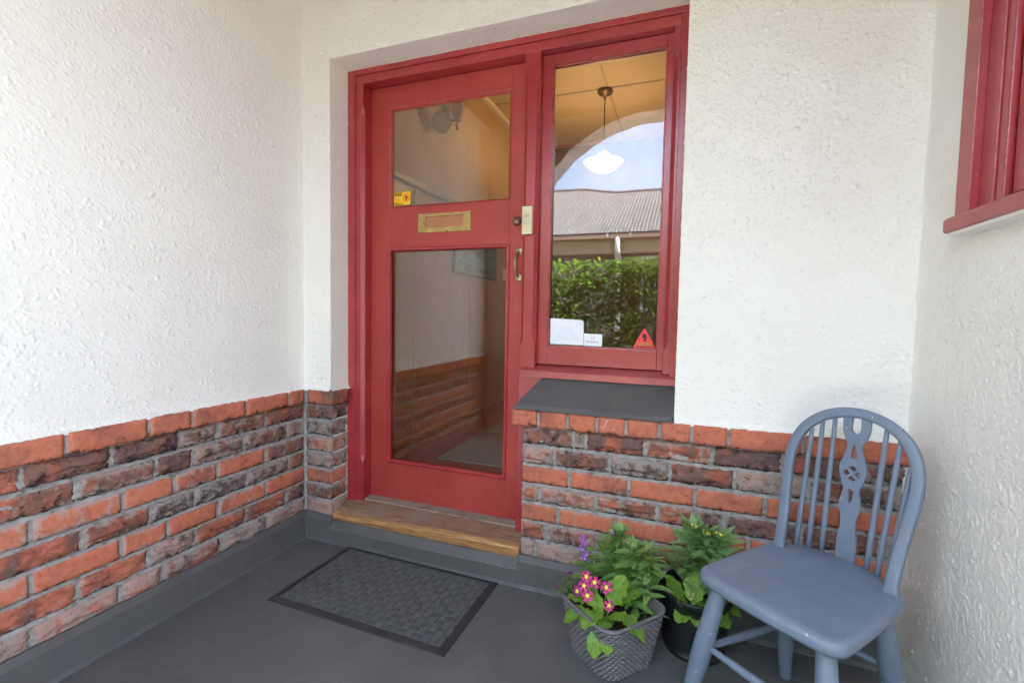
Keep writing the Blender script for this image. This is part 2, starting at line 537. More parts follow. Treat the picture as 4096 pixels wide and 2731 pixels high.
ch = t.ramp(t.noise(95, 2, 0.5, vec=t.objco()), 0.745, 0.755)
c2 = t.mix(ch, c2, (0.62, 0.52, 0.38))
gz = t.noise(16, 5, 0.6, vec=t.scaled(t.objco(), (22, 2.2, 2.2)))
c2 = t.mix(t.ramp(gz, 0.50, 0.74, (0, 0, 0), (0.4,) * 3), c2, (0.10, 0.135, 0.195))
bv = t.n('ShaderNodeBevel', {'Radius': 0.004}, samples=4)
dt = t.n('ShaderNodeVectorMath', {0: bv.outputs[0], 1: t.n('ShaderNodeNewGeometry').outputs['Normal']}, operation='DOT_PRODUCT')
ew = t.math('MULTIPLY', t.ramp(dt.outputs['Value'], 0.80, 0.97, (1, 1, 1), (0, 0, 0)), t.ramp(t.noise(60, 4, 0.7, vec=t.objco()), 0.58, 0.66))
c2 = t.mix(t.math('MULTIPLY', ew, 0.7), c2, (0.42, 0.40, 0.38))
CHAIR = t.bsdf(c2, t.ramp(t.noise(12, 5, 0.65), 0.3, 0.7, (0.30,) * 3, (0.48,) * 3), t.bump(gz, 0.22, 0.002))
SOIL = simple('potting_soil', (0.045, 0.026, 0.016), 0.95, 0.6, 120, 1.0, 160)
def leafmat(name, a, b, vein):
    t = NT(name)
    oi = t.n('ShaderNodeObjectInfo')
    c = t.mix(oi.outputs['Random'], a, b)
    c = t.mix(t.ramp(t.noise(70, 4), 0.35, 0.7), c, tuple(x * 0.7 for x in a))
    lc = t.n('ShaderNodeTexCoord').outputs['UV']
    sx = t.n('ShaderNodeSeparateXYZ', {'Vector': lc})
    mid = t.math('ABSOLUTE', t.math('SUBTRACT', sx.outputs[0], 0.5))
    c = t.mix(t.ramp(mid, 0.015, 0.06, (1, 1, 1), (0, 0, 0)), c, vein)
    nd = t.n('ShaderNodeBsdfPrincipled', {'Base Color': c, 'Roughness': 0.45})
    wv = t.noise(130, 3)
    t.set(nd, 'Normal', t.bump(wv, 0.5, 0.003))
    tl = t.n('ShaderNodeBsdfTranslucent', {'Color': t.mix(0.5, c, (0.35, 0.55, 0.06))})
    ms = t.n('ShaderNodeMixShader', {'Fac': 0.46})
    t.t.links.new(nd.outputs[0], ms.inputs[1]); t.t.links.new(tl.outputs[0], ms.inputs[2])
    t.t.links.new(ms.outputs[0], t.out.inputs['Surface'])
    return t.m
LEAF_STOCK = leafmat('stock_leaf', (0.26, 0.45, 0.12), (0.40, 0.60, 0.20), (0.24, 0.38, 0.15))
LEAF_STOCK2 = leafmat('pale_stock_leaf', (0.28, 0.46, 0.17), (0.42, 0.62, 0.28), (0.28, 0.42, 0.19))
LEAF_PRIM = leafmat('primrose_leaf', (0.24, 0.46, 0.05), (0.36, 0.58, 0.09), (0.32, 0.50, 0.16))
LEAF_FINE = leafmat('alyssum_leaf', (0.11, 0.20, 0.065), (0.17, 0.27, 0.10), (0.2, 0.3, 0.12))
LEAF_HEDGE = leafmat('hedge_leaf', (0.05, 0.105, 0.016), (0.15, 0.235, 0.038), (0.2, 0.3, 0.08))
LEAF_SHRUB = leafmat('shrub_leaf', (0.055, 0.075, 0.02), (0.13, 0.135, 0.045), (0.2, 0.2, 0.08))
STEM = simple('green_stem', (0.17, 0.25, 0.08), 0.6, 0.2, 40)
STEM_B = simple('brown_stem', (0.30, 0.22, 0.12), 0.7, 0.3, 60)
MAGENTA = simple('magenta_petal', (0.50, 0.004, 0.17), 0.55, 0.15, 90)
YELLOW = simple('yellow_eye', (0.85, 0.60, 0.06), 0.6, 0.1, 90)
LILAC = simple('purple_petal', (0.42, 0.11, 0.62), 0.55, 0.2, 70)
DEEP_P = simple('deep_purple_petal', (0.20, 0.015, 0.12), 0.55, 0.2, 70)
BUD = simple('pale_bud', (0.42, 0.46, 0.20), 0.6, 0.25, 80)
PEBBLE = simple('pebble_stone', (0.40, 0.32, 0.24), 0.8, 0.15, 90)
STICK_Y = simple('yellow_print', (0.90, 0.56, 0.02), 0.4, 0.02, 5)
STICK_R = simple('red_print', (0.85, 0.07, 0.012), 0.4, 0.02, 5)
STICK_T = simple('red_triangle_print', (0.86, 0.045, 0.04), 0.4, 0.2, 150)
WHITE_P = simple('white_card', (0.84, 0.87, 0.92), 0.5, 0.015, 5)
PALE_P = simple('faint_print', (0.78, 0.83, 0.89), 0.5, 0.01, 5)
GREY_P = simple('grey_print', (0.20, 0.20, 0.21), 0.5, 0.02, 5)
PINK_P = simple('pink_print', (0.80, 0.42, 0.42), 0.5, 0.02, 5)
GOLD_P = simple('gold_print', (0.45, 0.25, 0.05), 0.5, 0.4, 300)
WHITE_SCR = simple('white_scratch', (0.72, 0.68, 0.64), 0.8, 0.1, 60)

# ================================================================== SETTING
# levels and planes (metres): left wall face x=0, entrance wall face y=0, right wall face x=2.335
A_X, OPEN_R, LINTEL = 0.156, 1.659, 2.197
XR = 2.335
CEIL_Z = 2.72
FRONT_Y = -1.75          # inner face of the arch wall
OUT_Y = -2.0             # its outer face

# ground, path outside
g = mesh_obj('ground', [(-60, -70, -0.16), (60, -70, -0.16), (60, 40, -0.16), (-60, 40, -0.16)], [(0, 1, 2, 3)],
             simple('garden_ground', (0.11, 0.095, 0.075), 0.9, 0.3, 3, 0.5, 30))
tag(g, kind='structure')
p = box('path', -12, 14, -3.75, OUT_Y - 0.26, -0.155, -0.12, simple('pale_bounce_concrete', (0.50, 0.495, 0.485), 0.85, 0.12, 5, 0.3, 60))  # unseen; made wide and pale to bounce sunlight into the porch
tag(p, kind='structure')

# porch floor, slightly uneven paint
rng = np.random.default_rng(3)
nu, nv = 160, 160
u_ = np.linspace(-0.02, XR + 0.02, nu); v_ = np.linspace(0.02, OUT_Y - 0.25, nv)
UU, VV = np.meshgrid(u_, v_)
ZZ = 0.0012 * vnoise(nv, nu, 24, rng) + 0.0006 * vnoise(nv, nu, 7, rng)
fl = grid_mesh('porch_floor', np.stack([UU, VV, ZZ], -1), None, FLOOR, flip=True)
tag(fl, kind='structure')
box('slab_edge', -0.02, XR + 0.02, OUT_Y - 0.25, 0.02, -0.16, -0.003, FLOOR, fl)

# ---------------------------------------------------------------- walls
left_wall = empty('porch_wall', (0, 0, 0), 'cream roughcast wall over a brick dado, running towards the camera on the left', 'wall')
door_wall = empty('porch_wall', (1.2, 0, 0), 'cream roughcast wall with brick dado holding the red door and window', 'wall')
right_wall = empty('porch_wall', (XR, -0.5, 0), 'roughcast wall without bricks behind the blue chair, red window in it', 'wall')
door_wall.location = (0, 0, 0)
right_wall.location = (0, 0, 0)

res = 0.0025
# left wall roughcast: fine sheet where it shows
nu, nv = int(1.26 / res) + 1, int(1.85 / res) + 1
h = stucco_field(nv, nu, res, 11, dens=11000, amp=0.9, big=0.022, blur=0)
v = np.arange(nv) * res
u = np.arange(nu) * res
h += 0.017 * np.exp(-(v / 0.011))[:, None]
h += 0.006 * np.exp(-(u / 0.012))[None, :]
P = np.stack([h, -np.repeat(u[None], nv, 0), 0.702 + np.repeat(v[:, None], nu, 1)], -1)
grid_mesh('roughcast', P, None, STUCCO, left_wall, flip=True)
mesh_obj('plaster', [(0, -1.26, 0.70), (0, FRONT_Y, 0.70), (0, FRONT_Y, CEIL_Z), (0, -1.26, CEIL_Z)], [(0, 3, 2, 1)], STUCCO_FAR, left_wall)
mesh_obj('plaster', [(0, 0.0, 0.702 + (nv - 1) * res), (0, -1.26, 0.702 + (nv - 1) * res), (0, -1.26, CEIL_Z), (0, 0.0, CEIL_Z)], [(0, 3, 2, 1)], STUCCO_FAR, left_wall)
box('wall_core', -0.25, -0.022, OUT_Y + 0.01, -0.001, -0.1, CEIL_Z, STUCCO_FAR, left_wall)

# entrance wall roughcast
nu, nv = int(round(XR / res)) + 2, int(1.85 / res) + 1
u = np.arange(nu) * res
v = np.arange(nv) * res
h = stucco_field(nv, nu, res, 23, dens=12000, amp=1.3, big=0.025, blur=0)
ia, ib, iz = int(round(A_X / res)), int(round(OPEN_R / res)), int(round((LINTEL - 0.702) / res))
h += 0.006 * np.exp(-(u / 0.012))[None, :]
h += 0.012 * np.exp(-(((nu - 1) * res - u) / 0.016))[None, :]
# soften the arrises round the opening
du = np.maximum(np.maximum(u[ia] - u, u - u[ib]), 0)[None, :]
dz = np.maximum(v - v[iz], 0)[:, None]
dd = np.sqrt(du ** 2 + dz ** 2)
h = h * np.clip(dd / 0.009, 0, 1) ** 0.7
flare = 0.017 * np.exp(-(v / 0.011))[:, None] * np.ones_like(u)[None, :]
h += flare
P = np.stack([np.repeat(u[None], nv, 0), -h, 0.702 + np.repeat(v[:, None], nu, 1)], -1)
mask = np.ones((nv - 1, nu - 1), bool)
mask[:iz, ia:ib] = False
grid_mesh('roughcast', P, mask, STUCCO, door_wall)
ztop = 0.702 + (nv - 1) * res
mesh_obj('plaster', [(0, 0, ztop), (XR, 0, ztop), (XR, 0, CEIL_Z), (0, 0, CEIL_Z)], [(0, 1, 2, 3)], STUCCO_FAR, door_wall)
# reveal cheeks and soffit of the opening
RD = 0.132
def reveal(O, U, V, lu, lv, N, seed, flip, f0):
    nu, nv = int(lu / res) + 1, int(lv / res) + 1
    h = stucco_field(nv, nu, res, seed, amp=0.9)
    vv = np.arange(nv) * res
    h = h * (np.clip(vv / 0.009, 0, 1) ** 0.7)[:, None]
    if f0:
        uu = np.arange(nu) * res
        h += 0.014 * np.exp(-(uu / 0.01))[None, :]
    P = (np.array(O)[None, None] + np.array(U)[None, None] * (np.arange(nu) * res)[None, :, None]
         + np.array(V)[None, None] * (vv)[:, None, None] + np.array(N)[None, None] * h[..., None])
    grid_mesh('roughcast', P, None, STUCCO, door_wall, flip=flip)
reveal((u[ia], 0, 0.702), (0, 0, 1), (0, 1, 0), LINTEL - 0.702 + 0.001, RD, (1, 0, 0), 31, True, True)
reveal((u[ib], 0, 0.74), (0, 0, 1), (0, 1, 0), LINTEL - 0.74 + 0.001, RD, (-1, 0, 0), 32, False, False)
reveal((u[ia], 0, LINTEL), (1, 0, 0), (0, 1, 0), u[ib] - u[ia], RD, (0, 0, -1), 33, True, False)
# cores that keep the light out
box('wall_core', -0.25, 0.148, 0.024, 0.24, -0.1, 3.1, STUCCO_FAR, door_wall)
box('wall_core', 1.668, 2.60, 0.024, 0.24, -0.1, 3.1, STUCCO_FAR, door_wall)
box('wall_core', 0.148, 1.668, 0.012, 0.24, LINTEL + 0.008, 3.1, STUCCO_FAR, door_wall)
box('wall_core', 1.106, 1.668, 0.024, 0.24, -0.1, 0.70, STUCCO_FAR, door_wall)
box('wall_core', 0.148, 1.106, 0.024, 0.24, -0.1, 0.098, STUCCO_FAR, door_wall)

# right wall roughcast, the window opening cut out
WY0, WZ0 = -0.262, 1.312       # far edge and foot of the window opening
res2 = 0.0028
nu, nv = int(0.75 / res2) + 1, int(2.3 / res2) + 1
u = np.arange(nu) * res2
v = np.arange(nv) * res2
h = stucco_field(nv, nu, res2, 41, dens=22000, amp=0.95, big=0.008, blur=0)
h += 0.012 * np.exp(-(u / 0.018))[None, :]
P = np.stack([XR - h, -np.repeat(u[None], nv, 0), np.repeat(v[:, None], nu, 1)], -1)
mask = np.ones((nv - 1, nu - 1), bool)
mask[int(WZ0 / res2):, int(-WY0 / res2):] = False
grid_mesh('roughcast', P, mask, STUCCO, right_wall)
WY1, WZ1 = -1.25, 2.25
mesh_obj('plaster', [(XR, -0.75, 0), (XR, FRONT_Y, 0), (XR, FRONT_Y, WZ0), (XR, -0.75, WZ0)], [(0, 1, 2, 3)], STUCCO_FAR, right_wall)
mesh_obj('plaster', [(XR, WY1, WZ0), (XR, FRONT_Y, WZ0), (XR, FRONT_Y, CEIL_Z), (XR, WY1, CEIL_Z)], [(0, 1, 2, 3)], STUCCO_FAR, right_wall)
mesh_obj('plaster', [(XR, 0, 2.299), (XR, WY1, 2.299), (XR, WY1, CEIL_Z), (XR, 0, CEIL_Z)], [(0, 1, 2, 3)], STUCCO_FAR, right_wall)
box('wall_core', XR + 0.013, XR + 0.25, OUT_Y + 0.01, -0.001, -0.1, WZ0 - 0.02, STUCCO_FAR, right_wall)
box('wall_core', XR + 0.013, XR + 0.25, OUT_Y + 0.01, WY1 - 0.01, WZ0 - 0.02, CEIL_Z, STUCCO_FAR, right_wall)
box('wall_core', XR + 0.013, XR + 0.25, WY0 + 0.02, -0.001, WZ0 - 0.02, CEIL_Z, STUCCO_FAR, right_wall)
box('wall_core', XR + 0.013, XR + 0.25, WY1 - 0.01, WY0 + 0.02, 2.29, CEIL_Z, STUCCO_FAR, right_wall)

# arch wall between porch and garden
arch = empty('arch_wall', (0, 0, 0), 'roughcast wall with a round arch, mirrored in the window glass', 'wall')
ACX, ACZ, AR = 1.42, 1.632, 1.052
ring = [(ACX + AR, -0.16), (ACX + AR, ACZ)]
NA = 40
for i in range(1, NA):
    a = math.pi * i / NA
    wob = 0.003 * math.sin(a * 23) + 0.002 * math.sin(a * 47 + 1)
    ring.append((ACX + (AR + wob) * math.cos(a), ACZ + (AR + wob) * math.sin(a)))
ring += [(ACX - AR, ACZ), (ACX - AR, -0.16)]
V, F = [], []
L0, R0, T0 = -3.2, 5.6, 3.05
n = len(ring)
for yy in (FRONT_Y, OUT_Y):
    V += [(x, yy, z) for x, z in ring]
    for i, (x, z) in enumerate(ring):
        if i < 2: V.append((R0, yy, z))
        elif i >= n - 2: V.append((L0, yy, z))
        else:
            k = (i - 1) / (n - 3)
            V.append((R0 + (L0 - R0) * k, yy, T0))
for s in (0, 1):
    o_ = s * 2 * n
    for i in range(n - 1):
        q = (o_ + i, o_ + i + 1, o_ + n + i + 1, o_ + n + i)
        F.append(q if s == 0 else q[::-1])
for i in range(n - 1):
    F.append((i, 2 * n + i, 2 * n + i + 1, i + 1))
mesh_obj('arch_panel', V, F, STUCCO_FAR, arch)
# corners above the spring line that the fan leaves open
for x0, x1 in ((R0 - 0.001, 1.4), ):
    pass
pc = box('porch_ceiling', -0.3, XR + 0.3, OUT_Y - 0.02, 0.3, CEIL_Z, CEIL_Z + 0.05, simple('porch_ceiling_dark', (0.17, 0.10, 0.05), 0.6, 0.15, 4))  # out of view; height and dark tone set to shade the wall tops
tag(pc, kind='structure')
rf = box('sky_block_roof', -4, 7, OUT_Y - 0.45, 5, 3.06, 3.16, simple('sky_block_board', (0.35, 0.33, 0.30), 0.8))  # added slab over everything, keeps sky light from leaking in
tag(rf, 'added flat slab above the porch that blocks the sky', 'roof')

# ---------------------------------------------------------------- bricks
ROWS = [(0.5695, 0.634), (0.4925, 0.5575), (0.415, 0.479), (0.339, 0.4015), (0.2635, 0.327), (0.189, 0.2535), (0.100, 0.176)]
CAP = (0.641, 0.706)
RUSTIC = [1, 1, 0, 1, 0, 1, 1]
DARK = [0.71, 0.66, 0.31, 0.62, 0.27, 0.62, 0.42]
SMEAR = [0.40, 0.47, 0.33, 0.49, 0.34, 0.53, 0.68]
JW = 0.0135

def brick_mesh(L, H, rustic, seed, depth=0.035):
    """front face in the xz plane looking to -y, x 0..L, z 0..H"""
    nx = max(4, int(L / 0.0085)); nz = 14 if rustic else 6
    V, F = [], []
    rs = random.Random(seed)
    ph = rs.random() * 90
    crack = 0.22 + 0.2 * rs.random()
    camp = 0.28 * rs.random() + 0.06
    step = (0.005 + 0.006 * rs.random()) if rs.random() < 0.85 else 0.0015
    for j in range(nz + 1):
        for i in range(nx + 1):
            x, z = L * i / nx, H * j / nz
            e = min(i, nx - i, 2) / 2.0
            ez = min(j, nz - j, 2) / 2.0
            y = 0.0
            if rustic:
                q = Vector((x * 16 + ph, z * 42, ph * 0.7))
                y -= 0.0060 * noise.fractal(q, 0.75, 2.1, 5)
                cv = crack + camp * noise.noise(Vector((x * 14 + ph, 3.1, ph))) + 0.09 * noise.noise(Vector((x * 55 + ph, 1.1, ph)))
                s = (z / H - cv) / 0.04
                s = max(-1.0, min(1.0, s))
                y -= step * (0.5 + 0.5 * s)
                y += 0.003
                edge = 0.005
            else:
                q = Vector((x * 22 + ph, z * 30, ph))
                y -= 0.0009 * noise.fractal(q, 0.9, 2.0, 3)
                edge = 0.0028
            if min(e, ez) < 1:
                y = y * 0.5 + edge * (1 - min(e, ez)) ** 1.5
            jit = (0.0065 if rustic else 0.0034)
            if i in (0, nx):
                x += jit * noise.noise(Vector((z * 90, ph + i, 2)))
            if j in (0, nz):
                z += jit * noise.noise(Vector((x * 60, ph + j, 5)))
            V.append((x, y, z))
    W = nx + 1
    for j in range(nz):
        for i in range(nx):
            a = j * W + i
            F.append((a, a + 1, a + W + 1, a + W))
    border = [i for i in range(W)] + [j * W + nx for j in range(1, nz + 1)] + [nz * W + i for i in range(nx - 1, -1, -1)] + [j * W for j in range(nz - 1, 0, -1)]
    b0 = len(V)
    for k in border:
        V.append((V[k][0], depth, V[k][2]))
    nb = len(border)
    for k in range(nb):
        k2 = (k + 1) % nb
        F.append((border[k], b0 + k, b0 + k2, border[k2]))
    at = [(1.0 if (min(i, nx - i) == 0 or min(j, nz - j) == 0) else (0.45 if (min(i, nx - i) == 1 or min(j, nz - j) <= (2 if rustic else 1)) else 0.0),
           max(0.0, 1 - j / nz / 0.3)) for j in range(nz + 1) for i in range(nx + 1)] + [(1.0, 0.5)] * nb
    return V, F, at

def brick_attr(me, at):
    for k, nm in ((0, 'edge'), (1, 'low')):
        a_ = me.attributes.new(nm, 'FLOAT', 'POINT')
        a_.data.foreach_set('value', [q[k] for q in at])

BR = random.Random(5)
def put_brick(parent, origin, rotz, L, z0, z1, rustic, dark, smear, seed, name='brick'):
    V, F, at = brick_mesh(L, z1 - z0, rustic, seed)
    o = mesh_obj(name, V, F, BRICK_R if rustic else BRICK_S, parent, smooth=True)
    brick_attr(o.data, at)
    o.location = (origin[0], origin[1], z0)
    o.rotation_euler = (BR.uniform(-0.006, 0.006), BR.uniform(-0.004, 0.004), rotz + BR.uniform(-0.006, 0.006))
    o.color = (min(1, max(0, dark + BR.uniform(-0.22, 0.2))), min(1, max(0, smear + BR.uniform(-0.16, 0.16))), BR.random(), 1)
    return o

FRONT = [[1.302, 1.350, 1.565, 1.790, 2.002, 2.22], [1.230, 1.441, 1.653, 1.862, 2.081, 2.30], [1.289, 1.513, 1.738, 1.957, 2.175],
         [1.174, 1.393, 1.615, 1.736, 1.835, 2.066, 2.28], [1.249, 1.471, 1.692, 1.914, 2.13], [1.205, 1.403, 1.616, 1.83, 2.05, 2.26],
         [1.160, 1.423, 1.64, 1.86, 2.08, 2.30]]
FRONT_CAP = [1.167, 1.281, 1.392, 1.499, 1.613, 1.720, 1.836, 2.054]
LEFT = [[-0.217, -0.44, -0.587, -0.798, -1.012, -1.23, -1.45, -1.67], [-0.104, -0.325, -0.538, -0.666, -0.889, -1.11, -1.33, -1.55],
        [-0.224, -0.443, -0.606, -0.769, -0.996, -1.22, -1.44, -1.66], [-0.094, -0.311, -0.532, -0.689, -0.88, -1.1, -1.32, -1.54],
        [-0.221, -0.444, -0.631, -0.778, -0.999, -1.22, -1.44, -1.66], [-0.111, -0.32, -0.537, -0.695, -0.894, -1.11, -1.33, -1.55],
        [-0.22, -0.438, -0.657, -0.783, -1.003, -1.22, -1.44, -1.66]]
LEFT_CAP = [-0.111, -0.329, -0.552, -0.697, -0.919, -1.14, -1.36, -1.58]
sd_ = 100
for k, (z0, z1) in enumerate(ROWS):
    xs = [1.092] + FRONT[k] + [2.355]
    for a, b in zip(xs[:-1], xs[1:]):
        jl = JW
        if k == 5 and abs(a - 1.205) < 1e-6: jl = 0.03
        x0 = a + (jl / 2 if a > 1.1 else 0.008); x1 = b - (0.03 / 2 if (k == 5 and abs(b - 1.205) < 1e-6) else JW / 2)
        if x1 - x0 < 0.02: continue
        sd_ += 1
        d = DARK[k] - (0.12 if k == 0 and x0 > 1.3 else 0)
        put_brick(door_wall, (x0, 0.0), 0, x1 - x0, z0, z1, RUSTIC[k], d, SMEAR[k], sd_)
    ys = [0.0] + LEFT[k] + [FRONT_Y]
    for a, b in zip(ys[:-1], ys[1:]):
        y0 = a - JW / 2; y1 = b + JW / 2
        if y0 - y1 < 0.02: continue
        sd_ += 1
        # brick local x runs along -y... rotate so that its face looks to +x
        o = put_brick(left_wall, (0.0, y1), rad(90), y0 - y1, z0, z1, RUSTIC[k], DARK[k] - (0.08 if y0 < -0.6 else -0.08), SMEAR[k], sd_)
xs = [1.052] + FRONT_CAP + [2.355]
for a, b in zip(xs[:-1], xs[1:]):
    sd_ += 1
    x0 = a + (0.006 if a > 1.06 else 0.008); x1 = b - 0.006
    V, F, at = brick_mesh(x1 - x0, CAP[1] - CAP[0], 0, sd_, depth=0.10)
    o = mesh_obj('cap_brick', V, F, BRICK_S, door_wall, smooth=True)
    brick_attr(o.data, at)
    o.location = (x0, -0.021, CAP[0]); o.color = (BR.uniform(0.1, 0.3), BR.uniform(0.1, 0.32), BR.random(), 1)
ys = [-0.016] + LEFT_CAP + [FRONT_Y]
for a, b in zip(ys[:-1], ys[1:]):
    sd_ += 1
    y0 = a - 0.007; y1 = b + 0.007
    V, F, at = brick_mesh(y0 - y1, CAP[1] - CAP[0], 0, sd_, depth=0.05)
    o = mesh_obj('cap_brick', V, F, BRICK_S, left_wall, smooth=True)
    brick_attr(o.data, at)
    o.location = (0.021, y1, CAP[0]); o.rotation_euler = (0, 0, rad(90)); o.color = (BR.uniform(0.15, 0.42), BR.uniform(0.1, 0.3), BR.random(), 1)

def block_brick(parent, name, x0, x1, y0, y1, z0, z1, rustic, dark, smear, seed):
    bm = bmesh.new()
    bm_box(bm, x0, x1, y0, y1, z0, z1)
    bmesh.ops.subdivide_edges(bm, edges=bm.edges[:], cuts=9, use_grid_fill=True)
    cx, cy, cz = (x0 + x1) / 2, (y0 + y1) / 2, (z0 + z1) / 2
    amp = 0.006 if rustic else 0.0012
    for vt in bm.verts:
        p = vt.co
        q = Vector((p.x * 30 + seed, p.y * 30, p.z * 45))
        dv = Vector((noise.fractal(q, 0.9, 2, 4), noise.fractal(q + Vector((9, 2, 1)), 0.9, 2, 4), 0.4 * noise.fractal(q + Vector((3, 7, 1)), 0.9, 2, 3)))
        # pull the arrises in
        ex = min(p.x - x0, x1 - p.x); ey = min(p.y - y0, y1 - p.y); ez = min(p.z - z0, z1 - p.z)
        es = sorted((ex, ey, ez))
        if es[1] < 0.004:
            vt.co += (Vector((cx, cy, cz)) - p).normalized() * 0.003
        vt.co += dv * amp
    o = bm_obj(name, bm, BRICK_R if rustic else BRICK_S, parent, smooth=True)
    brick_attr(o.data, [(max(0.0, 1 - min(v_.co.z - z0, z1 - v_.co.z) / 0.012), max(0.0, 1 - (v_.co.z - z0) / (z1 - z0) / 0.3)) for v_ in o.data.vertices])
    o.color = (dark, smear, BR.random(), 1)
    return o
PD = [0.85, 0.8, 0.5, 0.75, 0.4, 0.62, 0.45]
PS = [0.5, 0.6, 0.58, 0.62, 0.45, 0.5, 0.66]
for k, (z0, z1) in enumerate(ROWS):
    block_brick(door_wall, 'brick', 0.010, A_X, 0.0, 0.108 - 0.004 * (k % 3), z0, z1, RUSTIC[k], PD[k], PS[k], 40 + k)
block_brick(door_wall, 'cap_brick', 0.036, A_X + 0.021, -0.021, 0.098, CAP[0], CAP[1], 0, 0.45, 0.25, 60)

# mortar behind the bricks
def mortar_sheet(parent, O, U, V, N, lu, lv, seed, flip):
    r_, rv = 0.006, 0.0028
    nu, nv = int(lu / r_) + 1, int(lv / rv) + 1
    rg_ = np.random.default_rng(seed)
    h = 0.0032 * vnoise(nv, nu, 4, rg_) + 0.0030 * vnoise(nv, nu, 11, rg_)
    zs_ = O[2] + np.arange(nv) * rv
    bed = np.full(nv, -0.003)
    ups = [CAP] + ROWS
    for up, lo_ in zip(ups[:-1], ups[1:]):
        zt, zb = lo_[1], up[0]
        f = np.clip((zs_ - zt) / (zb - zt), 0, 1)
        inside = (zs_ > zt - 0.003) & (zs_ < zb + 0.004)
        bed[inside] = (-0.0005 - 0.012 * f ** 1.6)[inside]
    h = h + bed[:, None]
    P = (np.array(O)[None, None] + np.array(U)[None, None] * (np.arange(nu) * r_)[None, :, None]
         + np.array(V)[None, None] * (np.arange(nv) * rv)[:, None, None] + np.array(N)[None, None] * h[..., None])
    grid_mesh('mortar', P, None, MORTAR, parent, flip=flip)
mortar_sheet(left_wall, (-0.0035, 0.0, 0.09), (0, -1, 0), (0, 0, 1), (1, 0, 0), 1.75, 0.558, 1, True)
mortar_sheet(left_wall, (0.014, 0.0, 0.646), (0, -1, 0), (0, 0, 1), (1, 0, 0), 1.75, 0.055, 2, True)
mortar_sheet(door_wall, (1.099, 0.0035, 0.09), (1, 0, 0), (0, 0, 1), (0, -1, 0), 1.24, 0.558, 3, False)
mortar_sheet(door_wall, (1.066, -0.0145, 0.646), (1, 0, 0), (0, 0, 1), (0, -1, 0), 1.27, 0.055, 4, False)
mortar_sheet(door_wall, (0.0, 0.0045, 0.09), (1, 0, 0), (0, 0, 1), (0, -1, 0), 0.151, 0.558, 5, False)
mortar_sheet(door_wall, (0.151, 0.004, 0.09), (0, 1, 0), (0, 0, 1), (1, 0, 0), 0.121, 0.612, 6, False)
mortar_sheet(door_wall, (0.0, -0.015, 0.646), (1, 0, 0), (0, 0, 1), (0, -1, 0), 0.165, 0.055, 7, False)
box('mortar_bed', 1.095, 1.60, 0.022, 0.1, 0.10, 0.645, MORTAR, door_wall)
# scratches on one cap brick
for pts in (((1.405, 0.662), (1.411, 0.672), (1.417, 0.657), (1.430, 0.695)), ((1.432, 0.690), (1.435, 0.698)), ((1.441, 0.694), (1.442, 0.703)), ((1.452, 0.659), (1.454, 0.668))):
    tube('scratch', [(x, -0.0225, z) for x, z in pts], 0.0009, WHITE_SCR, door_wall, 5)

# painted brick sill under the window: sloping slab
sl_t = [(1.066, -0.030, 0.716), (1.655, -0.030, 0.716), (1.661, 0.118, 0.826), (1.148, 0.118, 0.826)]
bm = bmesh.new()
nx, ny = 40, 12
vs = []
for j in range(ny + 1):
    row = []
    for i in range(nx + 1):
        a, b = i / nx, j / ny
        q = (Vector(sl_t[0]) * (1 - a) + Vector(sl_t[1]) * a) * (1 - b) + (Vector(sl_t[3]) * (1 - a) + Vector(sl_t[2]) * a) * b
        q.z += 0.0022 * noise.noise(Vector((q.x * 14, q.y * 20, 3)))
        if j == 0:
            q.y += 0.003; q.z -= 0.002
        if j == 0 and i > nx - 3:
            q.y += 0.012 * (i - nx + 3) / 3
        row.append(bm.verts.new(q))
    vs.append(row)
lo = [bm.verts.new((v_.co.x, v_.co.y + 0.001, 0.7075)) for v_ in vs[0]]
for j in range(ny):
    for i in range(nx):
        bm.faces.new((vs[j][i], vs[j][i + 1], vs[j + 1][i + 1], vs[j + 1][i]))
for i in range(nx):
    bm.faces.new((lo[i], lo[i + 1], vs[0][i + 1], vs[0][i]))
lft = [bm.verts.new((vs[j][0].co.x, vs[j][0].co.y, 0.7075)) for j in range(1, ny + 1)]
prev = lo[0]
for j in range(1, ny + 1):
    bm.faces.new((prev, vs[j - 1][0], vs[j][0], lft[j - 1]))
    prev = lft[j - 1]
sill_o = bm_obj('window_sill', bm, KERB, door_wall, smooth=False)
sill_o['label'] = 'dark grey sloping sill'

# ---------------------------------------------------------------- painted kerb at the foot of the walls
def kerb(name, prof, a, b, axis, parent):
    """prof: (offset from wall, z); runs along axis from a to b"""
    n_ = max(2, int(abs(b - a) / 0.03))
    secs = []
    for i in range(n_ + 1):
        s = a + (b - a) * i / n_
        ring_ = []
        for k, (o_, z_) in enumerate(prof):
            w_ = 0.0025 * noise.noise(Vector((s * 9, k * 3.3, 1))) + 0.0012 * noise.noise(Vector((s * 40, k, 9)))
            oo = o_ + (w_ if o_ > 0.005 else 0); zz = z_ + (w_ if z_ > 0.02 else 0)
            ring_.append((oo, s, zz) if axis == 'y' else (s, -oo, zz))
        secs.append(ring_)
    return loft(name, secs, KERB, parent)
full = [(-0.02, -0.02), (-0.02, 0.118), (0.0065, 0.118), (0.021, 0.097), (0.028, 0.012), (0.034, -0.001), (0.034, -0.02)]
low = [(-0.02, -0.02), (-0.02, 0.100), (0.004, 0.0985), (0.027, 0.064), (0.031, 0.012), (0.036, -0.001), (0.036, -0.02)]
kb = empty('kerb', (0, 0, 0), 'dark grey painted cement kerb along the foot of the brick walls', 'kerb')
kerb('kerb_run', full, 0.0, FRONT_Y, 'y', kb)
kerb('kerb_run', full, 0.0, 0.168, 'x', kb)
kerb('kerb_run', low, 0.160, 1.098, 'x', kb)
kerb('kerb_run', full, 1.092, XR - 0.01, 'x', kb)
